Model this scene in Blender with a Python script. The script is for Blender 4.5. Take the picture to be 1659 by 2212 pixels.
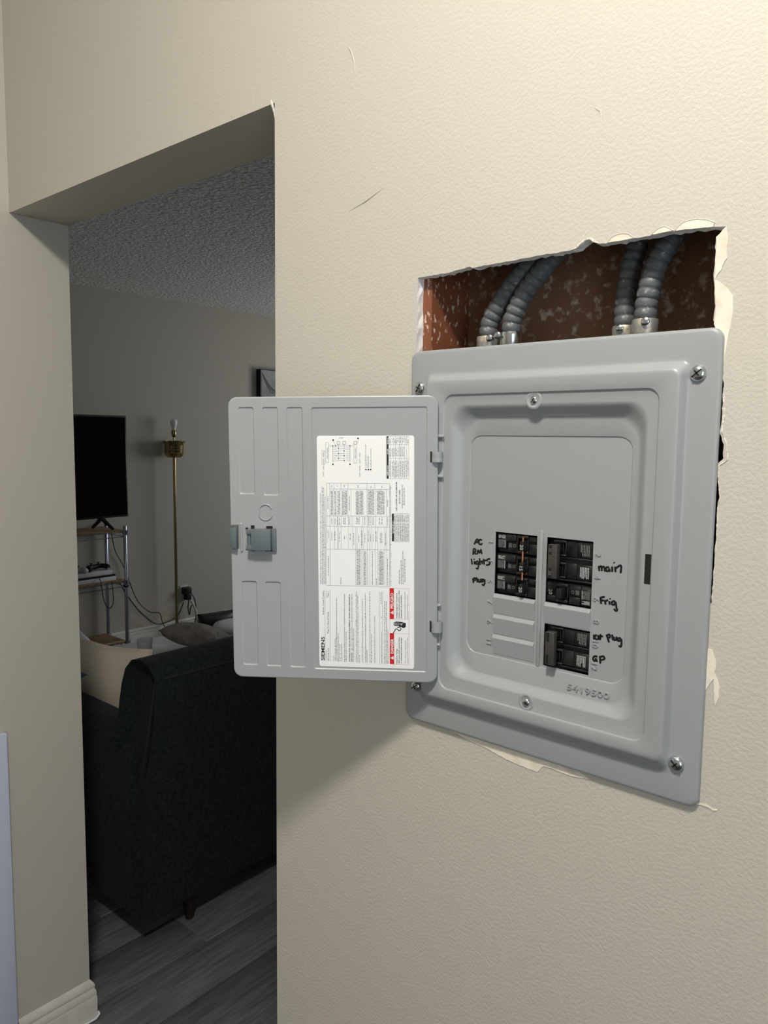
import bpy, bmesh, math, random
from mathutils import Vector, Matrix
R = math.radians
scene = bpy.context.scene
for o in list(bpy.data.objects):
    bpy.data.objects.remove(o)
COL = scene.collection
random.seed(4)

# ---------------------------------------------------------------- camera
FPX = 1638.2
def cam_axes(p, r, y):
    cp, sp, cy, sy, cr, sr = math.cos(p), math.sin(p), math.cos(y), math.sin(y), math.cos(r), math.sin(r)
    fwd = Vector((sy*cp, cy*cp, sp)); rt = Vector((cy, -sy, 0)); up = rt.cross(fwd)
    return rt*cr + up*sr, -rt*sr + up*cr, fwd
ZF = 1.185                       # bottom of the breaker panel cover above the floor
rt, up, fw = cam_axes(-0.098697, 0.011404, -0.706984)
cd = bpy.data.cameras.new('camera'); cam = bpy.data.objects.new('camera', cd); COL.objects.link(cam)
cam.matrix_world = Matrix(((rt.x, up.x, -fw.x, 0.63709), (rt.y, up.y, -fw.y, -0.80378), (rt.z, up.z, -fw.z, 0.38736+ZF), (0, 0, 0, 1)))
cd.sensor_fit = 'HORIZONTAL'; cd.sensor_width = 36; cd.lens = FPX/1659*36
cd.clip_start = 0.02
scene.camera = cam

# ---------------------------------------------------------------- world, light, exposure
w = bpy.data.worlds.new('world'); scene.world = w; w.use_nodes = True
w.node_tree.nodes['Background'].inputs[0].default_value = (0.62, 0.78, 1.0, 1)
w.node_tree.nodes['Background'].inputs[1].default_value = 0.35
def area(name, loc, rot, sx, sy, energy, col):
    l = bpy.data.lights.new(name, 'AREA'); l.shape = 'RECTANGLE'; l.size = sx; l.size_y = sy
    l.energy = energy; l.color = col
    o = bpy.data.objects.new(name, l); COL.objects.link(o); o.location = loc; o.rotation_euler = rot
    return o
area('daylight_kitchen_window', (2.02, -1.5, 1.5), (0, R(90), 0), 1.2, 1.2, 17, (0.72, 0.84, 1.0))
area('daylight_living_window', (-2.7, 5.32, 1.5), (R(-90), 0, 0), 1.5, 1.2, 28, (0.93, 0.96, 1.0))
LAMP_STRENGTH = 222.0
LAMP_POS = (0.47, -0.86, 2.74)
scene.view_settings.view_transform = 'Standard'
scene.view_settings.look = 'None'
scene.view_settings.gamma = 1
scene.view_settings.use_curve_mapping = False
scene.view_settings.exposure = 0.08

# ---------------------------------------------------------------- materials
M = {}
def mat(name, col, rough=0.6, metal=0.0, spec=0.5, bump=None, noise=None, emit=None, trans=0.0, alpha=1.0, coat=0.0):
    m = bpy.data.materials.new(name); m.use_nodes = True
    nt = m.node_tree; b = nt.nodes['Principled BSDF']
    b.inputs['Base Color'].default_value = (*col, 1); b.inputs['Roughness'].default_value = rough
    b.inputs['Metallic'].default_value = metal; b.inputs['Specular IOR Level'].default_value = spec
    b.inputs['Transmission Weight'].default_value = trans; b.inputs['Alpha'].default_value = alpha
    b.inputs['Coat Weight'].default_value = coat
    tc = nt.nodes.new('ShaderNodeTexCoord')
    if noise:                                   # (scale, detail, second colour, lo, hi[, stretch])
        n = nt.nodes.new('ShaderNodeTexNoise'); n.inputs['Scale'].default_value = noise[0]; n.inputs['Detail'].default_value = noise[1]
        src = tc.outputs['Object']
        if len(noise) > 5:
            mp = nt.nodes.new('ShaderNodeMapping'); mp.inputs['Scale'].default_value = noise[5]
            nt.links.new(src, mp.inputs['Vector']); src = mp.outputs['Vector']
        nt.links.new(src, n.inputs['Vector'])
        r = nt.nodes.new('ShaderNodeValToRGB'); r.color_ramp.elements[0].position = noise[3]; r.color_ramp.elements[1].position = noise[4]
        r.color_ramp.elements[0].color = (*col, 1); r.color_ramp.elements[1].color = (*noise[2], 1)
        nt.links.new(n.outputs['Fac'], r.inputs['Fac']); nt.links.new(r.outputs['Color'], b.inputs['Base Color'])
    if bump:                                    # (scale, detail, distance, strength)
        n = nt.nodes.new('ShaderNodeTexNoise'); n.inputs['Scale'].default_value = bump[0]; n.inputs['Detail'].default_value = bump[1]
        nt.links.new(tc.outputs['Object'], n.inputs['Vector'])
        bp = nt.nodes.new('ShaderNodeBump'); bp.inputs['Distance'].default_value = bump[2]; bp.inputs['Strength'].default_value = bump[3]
        nt.links.new(n.outputs['Fac'], bp.inputs['Height']); nt.links.new(bp.outputs['Normal'], b.inputs['Normal'])
    if emit:
        b.inputs['Emission Color'].default_value = (*emit[0], 1); b.inputs['Emission Strength'].default_value = emit[1]
    M[name] = m
    return m
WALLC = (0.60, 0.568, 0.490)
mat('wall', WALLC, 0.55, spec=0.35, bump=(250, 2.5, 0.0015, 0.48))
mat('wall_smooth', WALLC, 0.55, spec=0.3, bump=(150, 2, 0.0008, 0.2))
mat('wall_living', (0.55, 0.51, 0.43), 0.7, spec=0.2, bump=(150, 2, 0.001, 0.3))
mat('paint_ridge', (0.64, 0.60, 0.51), 0.5)
mat('ceiling_smooth', (0.80, 0.79, 0.76), 0.8)
mat('popcorn', (0.92, 0.92, 0.88), 0.9, bump=(52, 4, 0.014, 1.0), noise=(60, 3, (0.50, 0.50, 0.48), 0.45, 0.68))
mat('plaster', (0.80, 0.76, 0.68), 0.9, bump=(220, 5, 0.004, 0.9), noise=(160, 4, (0.48, 0.42, 0.36), 0.52, 0.75))
mat('torn_paper', (0.90, 0.83, 0.70), 0.85, bump=(90, 3, 0.0008, 0.4), noise=(50, 3, (0.72, 0.64, 0.50), 0.45, 0.75))
mat('drywall_edge', (0.86, 0.85, 0.82), 0.9, bump=(150, 3, 0.001, 0.5))
mat('brown_board', (0.22, 0.110, 0.06), 0.7, noise=(95, 9, (0.50, 0.42, 0.34), 0.555, 0.70))
mat('stud_wood', (0.22, 0.075, 0.034), 0.5, noise=(170, 7, (0.66, 0.54, 0.44), 0.59, 0.66, (1, 1, 0.55)))
mat('trim_white', (0.74, 0.72, 0.66), 0.4, noise=(30, 3, (0.66, 0.64, 0.58), 0.4, 0.7))
mat('unseen_wall_tan', (0.44, 0.40, 0.34), 0.5, noise=(20, 4, (0.36, 0.32, 0.26), 0.4, 0.7, (8, 8, 1)))  # tone invented for unseen walls, set to control the light they bounce
mat('strip_pale_blue', (0.66, 0.73, 0.88), 0.4)  # even bluish white of the raised strip
mat('caulk', (0.85, 0.85, 0.86), 0.35)
mat('floor_wood', (0.22, 0.22, 0.235), 0.36, spec=0.5, noise=(9, 6, (0.12, 0.115, 0.125), 0.35, 0.72, (9, 0.7, 1)), bump=(60, 3, 0.0006, 0.3))
mat('floor_dark', (0.03, 0.029, 0.029), 0.7)
PG = (0.345, 0.365, 0.370)
mat('panel_grey', PG, 0.36, spec=0.5, bump=(900, 2, 0.0002, 0.25))
mat('latch_grey', (0.125, 0.155, 0.165), 0.45, spec=0.4)
mat('label_white', (0.90, 0.91, 0.90), 0.45)
mat('ink', (0.012, 0.012, 0.013), 0.6)
mat('ink_grey', (0.10, 0.10, 0.11), 0.6)
mat('ink_red', (0.62, 0.012, 0.012), 0.5)
mat('marker', (0.008, 0.004, 0.006), 0.45)
mat('breaker_black', (0.012, 0.012, 0.012), 0.40, spec=0.45, bump=(300, 3, 0.0002, 0.3))
mat('breaker_dark', (0.006, 0.006, 0.006), 0.6)
mat('handle_tie', (0.050, 0.045, 0.039), 0.45)
mat('breaker_print', (0.42, 0.43, 0.43), 0.6)
mat('breaker_print_dim', (0.16, 0.16, 0.16), 0.6)
mat('copper', (0.62, 0.27, 0.14), 0.28, metal=1.0)
mat('zinc', (0.62, 0.67, 0.68), 0.22, metal=1.0, bump=(120, 3, 0.0004, 0.4))
mat('recess_shade', (0.004, 0.004, 0.004), 0.8)  # near-black painted in for the shade inside slots and cutouts
mat('box_grey', (0.16, 0.17, 0.175), 0.5)
mat('conduit', (0.105, 0.115, 0.120), 0.55, metal=0.1, noise=(140, 5, (0.36, 0.355, 0.34), 0.62, 0.74))
mat('cast_metal', (0.46, 0.47, 0.46), 0.45, metal=0.7, noise=(120, 5, (0.78, 0.68, 0.52), 0.45, 0.58))
mat('tv_black', (0.006, 0.006, 0.007), 0.35)
mat('tv_screen', (0.004, 0.004, 0.006), 0.12, spec=0.5)
mat('chrome', (0.45, 0.49, 0.55), 0.25, metal=1.0)
mat('shelf_wood', (0.30, 0.19, 0.09), 0.5, noise=(14, 4, (0.20, 0.12, 0.055), 0.4, 0.7, (6, 1, 1)))
mat('brass', (0.42, 0.32, 0.16), 0.25, metal=1.0)
mat('bulb_glass', (0.88, 0.88, 0.88), 0.25)
mat('black_plastic', (0.010, 0.010, 0.011), 0.45)
mat('white_plastic', (0.66, 0.67, 0.68), 0.4)
mat('sofa', (0.022, 0.027, 0.029), 0.95, spec=0.03, bump=(420, 4, 0.0016, 0.8), noise=(90, 6, (0.010, 0.013, 0.015), 0.35, 0.7))
M['sofa'].node_tree.nodes['Principled BSDF'].inputs['Sheen Weight'].default_value = 0.04
M['sofa'].node_tree.nodes['Principled BSDF'].inputs['Sheen Roughness'].default_value = 0.5
mat('sofa_piping', (0.014, 0.016, 0.018), 0.9)
mat('leg_wood', (0.022, 0.013, 0.009), 0.45, noise=(30, 3, (0.012, 0.007, 0.005), 0.4, 0.7))
mat('pillow_beige', (0.78, 0.69, 0.56), 0.9, bump=(500, 3, 0.0006, 0.5))
mat('pillow_white', (0.70, 0.72, 0.70), 0.9, bump=(120, 4, 0.004, 0.7))
mat('pillow_grey', (0.24, 0.22, 0.19), 0.95, bump=(160, 5, 0.005, 0.8), noise=(25, 4, (0.14, 0.13, 0.11), 0.4, 0.7))
mat('pillow_tan', (0.55, 0.42, 0.25), 0.9)
mat('blanket_blue', (0.07, 0.10, 0.17), 0.95, bump=(200, 4, 0.003, 0.7))
mat('pouf', (0.62, 0.62, 0.63), 0.85, bump=(200, 4, 0.002, 0.5))
mat('cup_plastic', (0.85, 0.88, 0.95), 0.25, trans=0.75)
mat('drink', (0.16, 0.07, 0.03), 0.3)
mat('art_light', (0.42, 0.42, 0.41), 0.6, noise=(6, 4, (0.24, 0.24, 0.24), 0.4, 0.7))
mat('lamp_glow', (0.95, 0.93, 0.88), 0.4, emit=((1.0, 0.945, 0.865), LAMP_STRENGTH))
mat('lamp_rim', (0.7, 0.7, 0.68), 0.3, metal=0.6)

# ---------------------------------------------------------------- mesh helpers
def tag(o, label=None, cat=None, group=None, kind=None):
    if label: o['label'] = label
    if cat: o['category'] = cat
    if group: o['group'] = group
    if kind: o['kind'] = kind
    return o
def empty(name, loc=(0, 0, 0), rz=0.0, parent=None):
    o = bpy.data.objects.new(name, None); COL.objects.link(o); o.empty_display_size = 0.05
    o.location = loc; o.rotation_euler = (0, 0, rz); o.parent = parent
    return o
class MB:
    def __init__(s): s.v = []; s.f = []
    def add(s, v, f):
        n = len(s.v); s.v += [tuple(p) for p in v]; s.f += [tuple(i+n for i in q) for q in f]; return s
    def box(s, x0, x1, y0, y1, z0, z1):
        return s.add([(x0,y0,z0),(x1,y0,z0),(x1,y1,z0),(x0,y1,z0),(x0,y0,z1),(x1,y0,z1),(x1,y1,z1),(x0,y1,z1)],
                     [(0,3,2,1),(4,5,6,7),(0,1,5,4),(1,2,6,5),(2,3,7,6),(3,0,4,7)])
    def loops(s, ls, cap0=False, cap1=False, closed=True):
        n = len(ls[0]); b = len(s.v)
        for l in ls: s.v += [tuple(p) for p in l]
        for i in range(len(ls)-1):
            for j in range(n if closed else n-1):
                k = (j+1) % n
                s.f.append((b+i*n+j, b+i*n+k, b+(i+1)*n+k, b+(i+1)*n+j))
        if cap0: s.f.append(tuple(b+j for j in reversed(range(n))))
        if cap1: s.f.append(tuple(b+(len(ls)-1)*n+j for j in range(n)))
        return s
    def lathe(s, prof, c=(0, 0, 0), axis='z', n=24, sq=1.0):
        ls = []
        for r, h in prof:
            l = []
            for i in range(n):
                a = 2*math.pi*i/n; p, q = r*math.cos(a), r*math.sin(a)*sq
                l.append({'z': (c[0]+p, c[1]+q, c[2]+h), 'y': (c[0]+p, c[1]-h, c[2]+q), 'x': (c[0]+h, c[1]+p, c[2]+q)}[axis])
            ls.append(l)
        return s.loops(ls, True, True)
    def tube(s, pts, r, n=8, caps=True, flat=None):
        pts = [Vector(p) for p in pts]; ls = []; pu = None
        for i, p in enumerate(pts):
            d = (pts[min(i+1, len(pts)-1)] - pts[max(i-1, 0)])
            d = d.normalized() if d.length > 1e-9 else Vector((0, 0, 1))
            if pu is None:
                pu = d.orthogonal().normalized()
            pu = (pu - d*pu.dot(d)); pu = pu.normalized() if pu.length > 1e-6 else d.orthogonal().normalized()
            w_ = d.cross(pu); rr = r[i] if isinstance(r, (list, tuple)) else r
            l = [p + (pu*math.cos(2*math.pi*k/n) + w_*math.sin(2*math.pi*k/n))*rr for k in range(n)]
            if flat:                            # squash towards a plane: (axis index, plane value, factor)
                for q in l: q[flat[0]] = flat[1] + (q[flat[0]]-flat[1])*flat[2]
            ls.append(l)
        return s.loops(ls, caps, caps)
    def build(s, name, m, parent=None, smooth=None, bevel=None, subd=0):
        me = bpy.data.meshes.new(name); me.from_pydata(s.v, [], s.f); me.validate()
        bm = bmesh.new(); bm.from_mesh(me)
        bmesh.ops.recalc_face_normals(bm, faces=bm.faces)
        if bevel:
            bmesh.ops.bevel(bm, geom=[e for e in bm.edges if e.calc_face_angle(0) > R(35)], offset=bevel[0], segments=bevel[1], profile=0.5, affect='EDGES', clamp_overlap=True)
        bm.to_mesh(me); bm.free()
        me.materials.append(M[m])
        if smooth or bevel:
            me.shade_smooth(); me.set_sharp_from_angle(angle=R(smooth or 45))
        o = bpy.data.objects.new(name, me); COL.objects.link(o); o.parent = parent
        if subd:
            md = o.modifiers.new('subd', 'SUBSURF'); md.levels = subd; md.render_levels = subd
        return o
def part(name, m, parent, *boxes, bevel=None, smooth=None):
    mb = MB()
    for b in boxes: mb.box(*b)
    return mb.build(name, m, parent, smooth, bevel)
def rrect(x0, x1, z0, z1, r, y, n=6):
    out = []
    for cx, cz, a0 in ((x1-r, z0+r, -90), (x1-r, z1-r, 0), (x0+r, z1-r, 90), (x0+r, z0+r, 180)):
        for i in range(n+1):
            a = R(a0 + 90*i/n); out.append((cx+r*math.cos(a), y, cz+r*math.sin(a)))
    return out
def fill(outer, holes, y):
    """flat polygon with holes in the x-z plane -> (verts, tris)"""
    bm = bmesh.new(); es = []
    for lp in [outer]+holes:
        vs = [bm.verts.new((p[0], y, p[-1])) for p in lp]
        es += [bm.edges.new((vs[i], vs[(i+1) % len(vs)])) for i in range(len(vs))]
    bmesh.ops.triangle_fill(bm, edges=es, use_beauty=True, use_dissolve=False)
    bm.verts.index_update()
    v = [tuple(p.co) for p in bm.verts]; f = [tuple(q.index for q in fc.verts) for fc in bm.faces]
    bm.free(); return v, f
def struct(o): o['kind'] = 'structure'; return o
def text_geo(body, size, bold=0.0, extrude=0.0, res=2):
    cu = bpy.data.curves.new('t', 'FONT'); cu.body = body; cu.size = size; cu.resolution_u = res
    cu.offset = bold; cu.extrude = extrude
    o = bpy.data.objects.new('t', cu); COL.objects.link(o)
    dg = bpy.context.evaluated_depsgraph_get(); dg.update()
    me = bpy.data.meshes.new_from_object(o.evaluated_get(dg))
    v = [tuple(p.co) for p in me.vertices]; f = [tuple(p.vertices) for p in me.polygons]
    bpy.data.meshes.remove(me); bpy.data.objects.remove(o); bpy.data.curves.remove(cu)
    return v, f
def spline(pts, k=6):
    pts = [Vector(p) for p in pts]; out = []
    P = [pts[0]*2-pts[1]] + pts + [pts[-1]*2-pts[-2]]
    for i in range(1, len(P)-2):
        for j in range(k):
            t = j/k; a, b, c, d = P[i-1], P[i], P[i+1], P[i+2]
            out.append(0.5*((2*b)+(c-a)*t+(2*a-5*b+4*c-d)*t*t+(3*b-a-3*c+d)*t**3))
    out.append(pts[-1]); return out

# ================================================================ THE SETTING
XL, XD, ZH, D = -1.1913, -0.2768, 2.0744, 0.1395
XK, YK, CEIL, CK = 1.9, -2.6, 2.585, 2.75
XW, YW, XE = -4.42, 5.2, 2.2
def zl(p): return (p[0], 0.0, p[1]+ZF)
random.seed(11)
def rough(pts, step, amp, close=False):
    out = []; n = len(pts)
    for i in range(n if close else n-1):
        a, b = Vector(pts[i]), Vector(pts[(i+1) % n]); L = (b-a).length; k = max(1, int(L/step))
        for j in range(k):
            p = a.lerp(b, j/k); out.append((p.x+random.uniform(-amp, amp), p.y+random.uniform(-amp, amp)))
    if not close: out.append(tuple(pts[-1]))
    return out
TOP = [(0.0040, 0.5960), (0.0232, 0.5958), (0.0569, 0.5965), (0.0858, 0.5990), (0.0900, 0.5975), (0.1215, 0.598), (0.1556, 0.5985), (0.1851, 0.599), (0.219, 0.5991), (0.2299, 0.5999), (0.2400, 0.6062), (0.2457, 0.6072), (0.2500, 0.6035), (0.2564, 0.6008), (0.2819, 0.6004), (0.3135, 0.6012), (0.3413, 0.6012), (0.3746, 0.5990), (0.389, 0.5974)]
RIGHT = [(0.389, 0.5974), (0.3835, 0.5912), (0.3804, 0.5885), (0.3808, 0.569), (0.3806, 0.5473), (0.3831, 0.5253), (0.3825, 0.5078), (0.3880, 0.4900), (0.3900, 0.466), (0.3935, 0.4597), (0.3955, 0.441), (0.3955, 0.4161), (0.3945, 0.3961), (0.3985, 0.3836), (0.3985, 0.3700), (0.3938, 0.3645), (0.3946, 0.3467), (0.3973, 0.3302), (0.3955, 0.3186), (0.3961, 0.3019), (0.3959, 0.2761), (0.3956, 0.25), (0.3949, 0.2222), (0.385, 0.20), (0.380, 0.03)]
LEFT = [(0.012, 0.03), (0.010, 0.30), (0.0035, 0.500), (0.0040, 0.5960)]
hole = rough(TOP, 0.004, 0.0006)[:-1] + rough(RIGHT, 0.004, 0.0007)[:-1] + [(0.20, 0.03)] + rough(LEFT, 0.01, 0.0006)[:-1]
hole = [(x, z+ZF) for x, z in hole]
outer = [(XD, 0), (XK, 0), (XK, CK), (XL, CK), (XL, ZH), (XD, ZH)]
mb = MB()
v, f = fill([(x, 0, z) for x, z in outer], [[(x, 0, z) for x, z in hole]], 0.0); mb.add(v, f)
v, f = fill([(x, 0, z) for x, z in outer], [], D); mb.add(v, f)
mb.loops([[(x, 0, z) for x, z in outer], [(x, D, z) for x, z in outer]])
wf = struct(mb.build('wall_front', 'wall'))
# cut drywall edge of the hole
mb = MB()
inn = [(x+random.uniform(-.0012, .0012), z+random.uniform(-.0012, .0012)) for x, z in hole]
mb.loops([[(x, 0, z) for x, z in hole], [(x, 0.006, z) for x, z in inn], [(x+random.uniform(-.001, .001), 0.0135, z+random.uniform(-.001, .001)) for x, z in hole]])
# cavity shell behind the hole: open only at the front
mb.build('drywall_edge', 'drywall_edge', wf)
part('stud', 'stud_wood', wf, (-0.022, 0.018, 0.0136, 0.0995, ZF-0.1, ZF+0.75))
part('stud', 'brown_board', wf, (0.408, 0.446, 0.0136, 0.0995, ZF-0.1, ZF+0.75))
part('cavity_back_board', 'brown_board', wf, (-0.022, 0.446, 0.0995, 0.112, ZF-0.1, ZF+0.75))
part('cavity_block', 'brown_board', wf, (0.018, 0.408, 0.0136, 0.0995, ZF+0.72, ZF+0.75), (0.018, 0.408, 0.0136, 0.0995, ZF-0.1, ZF-0.07))
# torn paper and plaster patches around the hole (slightly proud flakes)
def patch(name, pts, m, y=-0.0007, amp=0.0006, step=0.004):
    p = rough(pts, step, amp, True)
    mb = MB(); front = [(x, y, z+ZF) for x, z in p]; back = [(x, 0.0004, z+ZF) for x, z in p]
    v, f = fill(front, [], y); mb.add(v, f); mb.loops([front, back])
    return mb.build(name, m, wf)
patch('torn_paper', [(0.3895, 0.5974), (0.3917, 0.5867), (0.3921, 0.5674), (0.3873, 0.5564), (0.3815, 0.5474), (0.3859, 0.5441), (0.3949, 0.5377), (0.3990, 0.5300), (0.4003, 0.5235), (0.4005, 0.5084), (0.3973, 0.4891), (0.3951, 0.4718), (0.3925, 0.4544), (0.3900, 0.4650), (0.3876, 0.4942), (0.3833, 0.5034), (0.3840, 0.5250), (0.3815, 0.5472), (0.3815, 0.5690), (0.3812, 0.5885)], 'torn_paper')
for b in ([(0.2668, 0.6006), (0.2716, 0.6057), (0.2780, 0.6077), (0.2841, 0.6077), (0.2900, 0.6060), (0.2942, 0.603), (0.2973, 0.6008)], [(0.3147, 0.6014), (0.3215, 0.6063), (0.3255, 0.6075), (0.3296, 0.6072), (0.3379, 0.6020)], [(0.3391, 0.6016), (0.3466, 0.6081), (0.3530, 0.6095), (0.361, 0.6094), (0.372, 0.6067), (0.3785, 0.6031), (0.3776, 0.5992)]):
    patch('torn_paper', b, 'torn_paper', amp=0.0003)
    mb = MB(); mb.tube([(x, -0.0006, z+ZF) for x, z in b], 0.0006, 5); mb.build('paint_ridge', 'wall', wf)
patch('plaster_chip', [(0.2272, 0.6003), (0.2377, 0.6078), (0.2440, 0.6095), (0.2483, 0.6080), (0.2577, 0.6012), (0.2500, 0.6040), (0.2457, 0.6076), (0.2400, 0.6066), (0.2300, 0.6003)], 'plaster')
patch('torn_paper', [(0.0399, 0.0013), (0.0842, -0.0030), (0.1056, -0.0075), (0.1297, -0.0098), (0.1532, -0.0150), (0.1822, -0.0180), (0.2025, -0.0195), (0.2112, -0.0083), (0.2307, -0.0098), (0.251, -0.0100), (0.2706, -0.0068), (0.2245, 0.01), (0.1294, 0.01)], 'torn_paper')
patch('torn_paper', [(0.3887, 0.175), (0.3989, 0.1722), (0.4028, 0.1612), (0.4023, 0.1493), (0.4075, 0.1339), (0.408, 0.1245), (0.4041, 0.1141), (0.4015, 0.142), (0.3943, 0.1290), (0.385, 0.13)], 'torn_paper')
patch('plaster_chip', [(0.3912, 0.0056), (0.4008, 0.0062), (0.4088, 0.0035), (0.4125, 0.0048), (0.4120, 0.0030), (0.4085, 0.0018), (0.4005, 0.0042), (0.3912, 0.0030)], 'torn_paper', amp=0.0003)
patch('plaster_chip', [(0.3955, 0.441), (0.3975, 0.43), (0.3985, 0.41), (0.3970, 0.3961), (0.4025, 0.384), (0.4040, 0.3685), (0.3960, 0.3625), (0.3958, 0.3467), (0.3985, 0.3302), (0.3968, 0.3186), (0.3973, 0.3019), (0.3971, 0.2761), (0.3968, 0.25), (0.3961, 0.2222), (0.3955, 0.2222), (0.3960, 0.25), (0.3964, 0.2761), (0.3964, 0.3019), (0.3959, 0.3186), (0.3977, 0.3302), (0.3950, 0.3467), (0.3948, 0.3645), (0.4028, 0.3685), (0.4014, 0.3836), (0.3956, 0.3961), (0.3960, 0.4161)], 'plaster', amp=0.0002)
for s in ([(-0.1279, 0.9278), (-0.1191, 0.916), (-0.1137, 0.9023), (-0.1101, 0.8849)], [(-0.1215, 0.7024), (-0.0892, 0.7103), (-0.0557, 0.7222)], [(0.2452, 0.7471), (0.2524, 0.7414), (0.2534, 0.7306)], [(0.254, 0.741), (0.2748, 0.7432)], [(-0.3288, 0.9285), (-0.3247, 0.8979)]):
    mb = MB(); mb.tube([(x, 0.0, z+ZF) for x, z in s], [0.0003]+[0.0011]*(len(s)-2)+[0.0003], 6); mb.build('paint_ridge', 'wall', wf, smooth=60)
# chipped door-head corner
mb = MB(); mb.tube([(XD-0.0085, 0.0005, ZH+0.006), (XD-0.006, -0.0005, ZH), (XD-0.002, 0.001, ZH-0.012), (XD, 0.001, ZH-0.024)], [.0012, .0022, .0018, .0006], 5); mb.build('plaster_chip', 'plaster', wf)

# left side wall, running through below the header
wl_ = struct(part('wall_left', 'wall_smooth', None, (XL-0.12, XL, YK-0.1, D, 0, CK)))
struct(part('wall_back', 'unseen_wall_tan', None, (XL, XK, YK-0.1, YK, 0, CK)))  # out of view, tan added to temper bounced light
struct(part('wall_right', 'unseen_wall_tan', None, (XK, XK+0.1, YK-0.1, -2.1, 0, CK), (XK, XK+0.1, -0.9, D, 0, CK), (XK, XK+0.1, -2.1, -0.9, 0, 0.9), (XK, XK+0.1, -2.1, -0.9, 2.1, CK)))
struct(part('window_1', 'trim_white', None, (XK-0.02, XK+0.02, -2.14, -2.06, 0.86, 2.14), (XK-0.02, XK+0.02, -0.94, -0.86, 0.86, 2.14), (XK-0.02, XK+0.02, -2.06, -0.94, 0.86, 0.93), (XK-0.02, XK+0.02, -2.06, -0.94, 2.07, 2.14), (XK+0.02, XK+0.05, -2.06, -0.94, 1.48, 1.52)))
struct(part('ceiling', 'popcorn', None, (XW-0.1, XE+0.1, D, YW+0.1, CEIL, CEIL+0.1)))
struct(part('ceiling_kitchen', 'ceiling_smooth', None, (XL-0.12, XK+0.1, YK-0.1, D, CK, CK+0.1)))
# living room shell
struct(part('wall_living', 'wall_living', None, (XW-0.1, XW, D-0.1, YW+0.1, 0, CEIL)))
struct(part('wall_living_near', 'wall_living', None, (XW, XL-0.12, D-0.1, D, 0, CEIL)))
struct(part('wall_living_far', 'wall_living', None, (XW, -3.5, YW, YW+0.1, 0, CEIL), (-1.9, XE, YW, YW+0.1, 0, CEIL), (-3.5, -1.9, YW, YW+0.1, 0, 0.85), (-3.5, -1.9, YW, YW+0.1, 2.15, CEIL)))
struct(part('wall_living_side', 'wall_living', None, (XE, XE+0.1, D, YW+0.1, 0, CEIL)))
struct(part('window_2', 'trim_white', None, (-3.55, -3.46, YW-0.03, YW+0.02, 0.8, 2.2), (-1.94, -1.85, YW-0.03, YW+0.02, 0.8, 2.2), (-3.46, -1.94, YW-0.03, YW+0.02, 0.8, 0.88), (-3.46, -1.94, YW-0.03, YW+0.02, 2.12, 2.2), (-2.72, -2.68, YW-0.02, YW+0.02, 0.88, 2.12)))
# floor: slab and planks
fl = struct(part('floor', 'floor_dark', None, (XW-0.1, XE+0.1, YK-0.1, YW+0.1, -0.1, -0.006)))
PW, PL = 0.178, 1.22
plank_me = part('plank', 'floor_wood', fl, (0.0005, PW-0.0005, 0.0005, PL-0.0005, -0.0059, 0.0), bevel=(0.0008, 1))
first = True
nx = int((XK-XW)/PW)+1
for i in range(nx):
    x = XW+i*PW; off = (i*0.437 % 1)*PL
    y = YK-off
    while y < 4.0:
        vis = (x < XD+0.1 and y+PL > -0.6)
        if vis:
            if first: o = plank_me; first = False
            else:
                o = plank_me.copy(); COL.objects.link(o)
            o.location = (x, y, 0)
        y += PL
# baseboards
PROF = [(0.0, 0.0), (0.0135, 0.0), (0.0135, 0.062), (0.0120, 0.066), (0.0128, 0.070), (0.0118, 0.080), (0.0085, 0.088), (0.0100, 0.092), (0.0095, 0.098), (0.0050, 0.106), (0.0, 0.112)]
mb = MB(); ls = []
for (px_, py_, ox, oy) in ((XL, -0.05, 1, 0), (XL, D, 1, 1), (XL-0.115, D, 0, 1)):
    ls.append([(px_+ox*d, py_+oy*d, z) for d, z in PROF])
mb.loops(ls, True, True)
bl = struct(mb.build('baseboard_left', 'trim_white', smooth=30))
mb = MB(); mb.tube([(XL+0.0135, -0.05, 0.004), (XL+0.016, 0.06, 0.004), (XL+0.018, D+0.006, 0.005), (XL+0.0155, D+0.017, 0.010), (XL+0.010, D+0.0165, 0.016)], 0.0032, 8); mb.build('caulk_bead', 'caulk', bl, smooth=60)
struct(part('strip_1', 'strip_pale_blue', None, (XL, XL+0.016, -0.165, -0.055, 0.0, 0.86), bevel=(0.004, 2)))  # bluish-white raised strip low on the left wall
mb = MB(); mb.loops([[(XW+d, y, z) for d, z in PROF] for y in (D, YW)], True, True); struct(mb.build('baseboard_living', 'trim_white', smooth=30))
# kitchen ceiling lamp (out of frame, the room's own lamp)
lamp = tag(empty('ceiling_lamp', LAMP_POS), 'round white flush ceiling lamp lit above the breaker panel wall', 'ceiling lamp')
mb = MB(); mb.lathe([(0.165, 0.009), (0.17, -0.005), (0.165, -0.022), (0.15, -0.024)], n=32); mb.build('lamp_base', 'lamp_rim', lamp, smooth=50)
mb = MB(); mb.lathe([(0.105, -0.0245)]+[(0.105*math.cos(a), -0.0245-0.075*math.sin(a)) for a in [R(12*i) for i in range(1, 8)]], n=32); mb.build('lamp_shade', 'lamp_glow', lamp, smooth=80)

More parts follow.
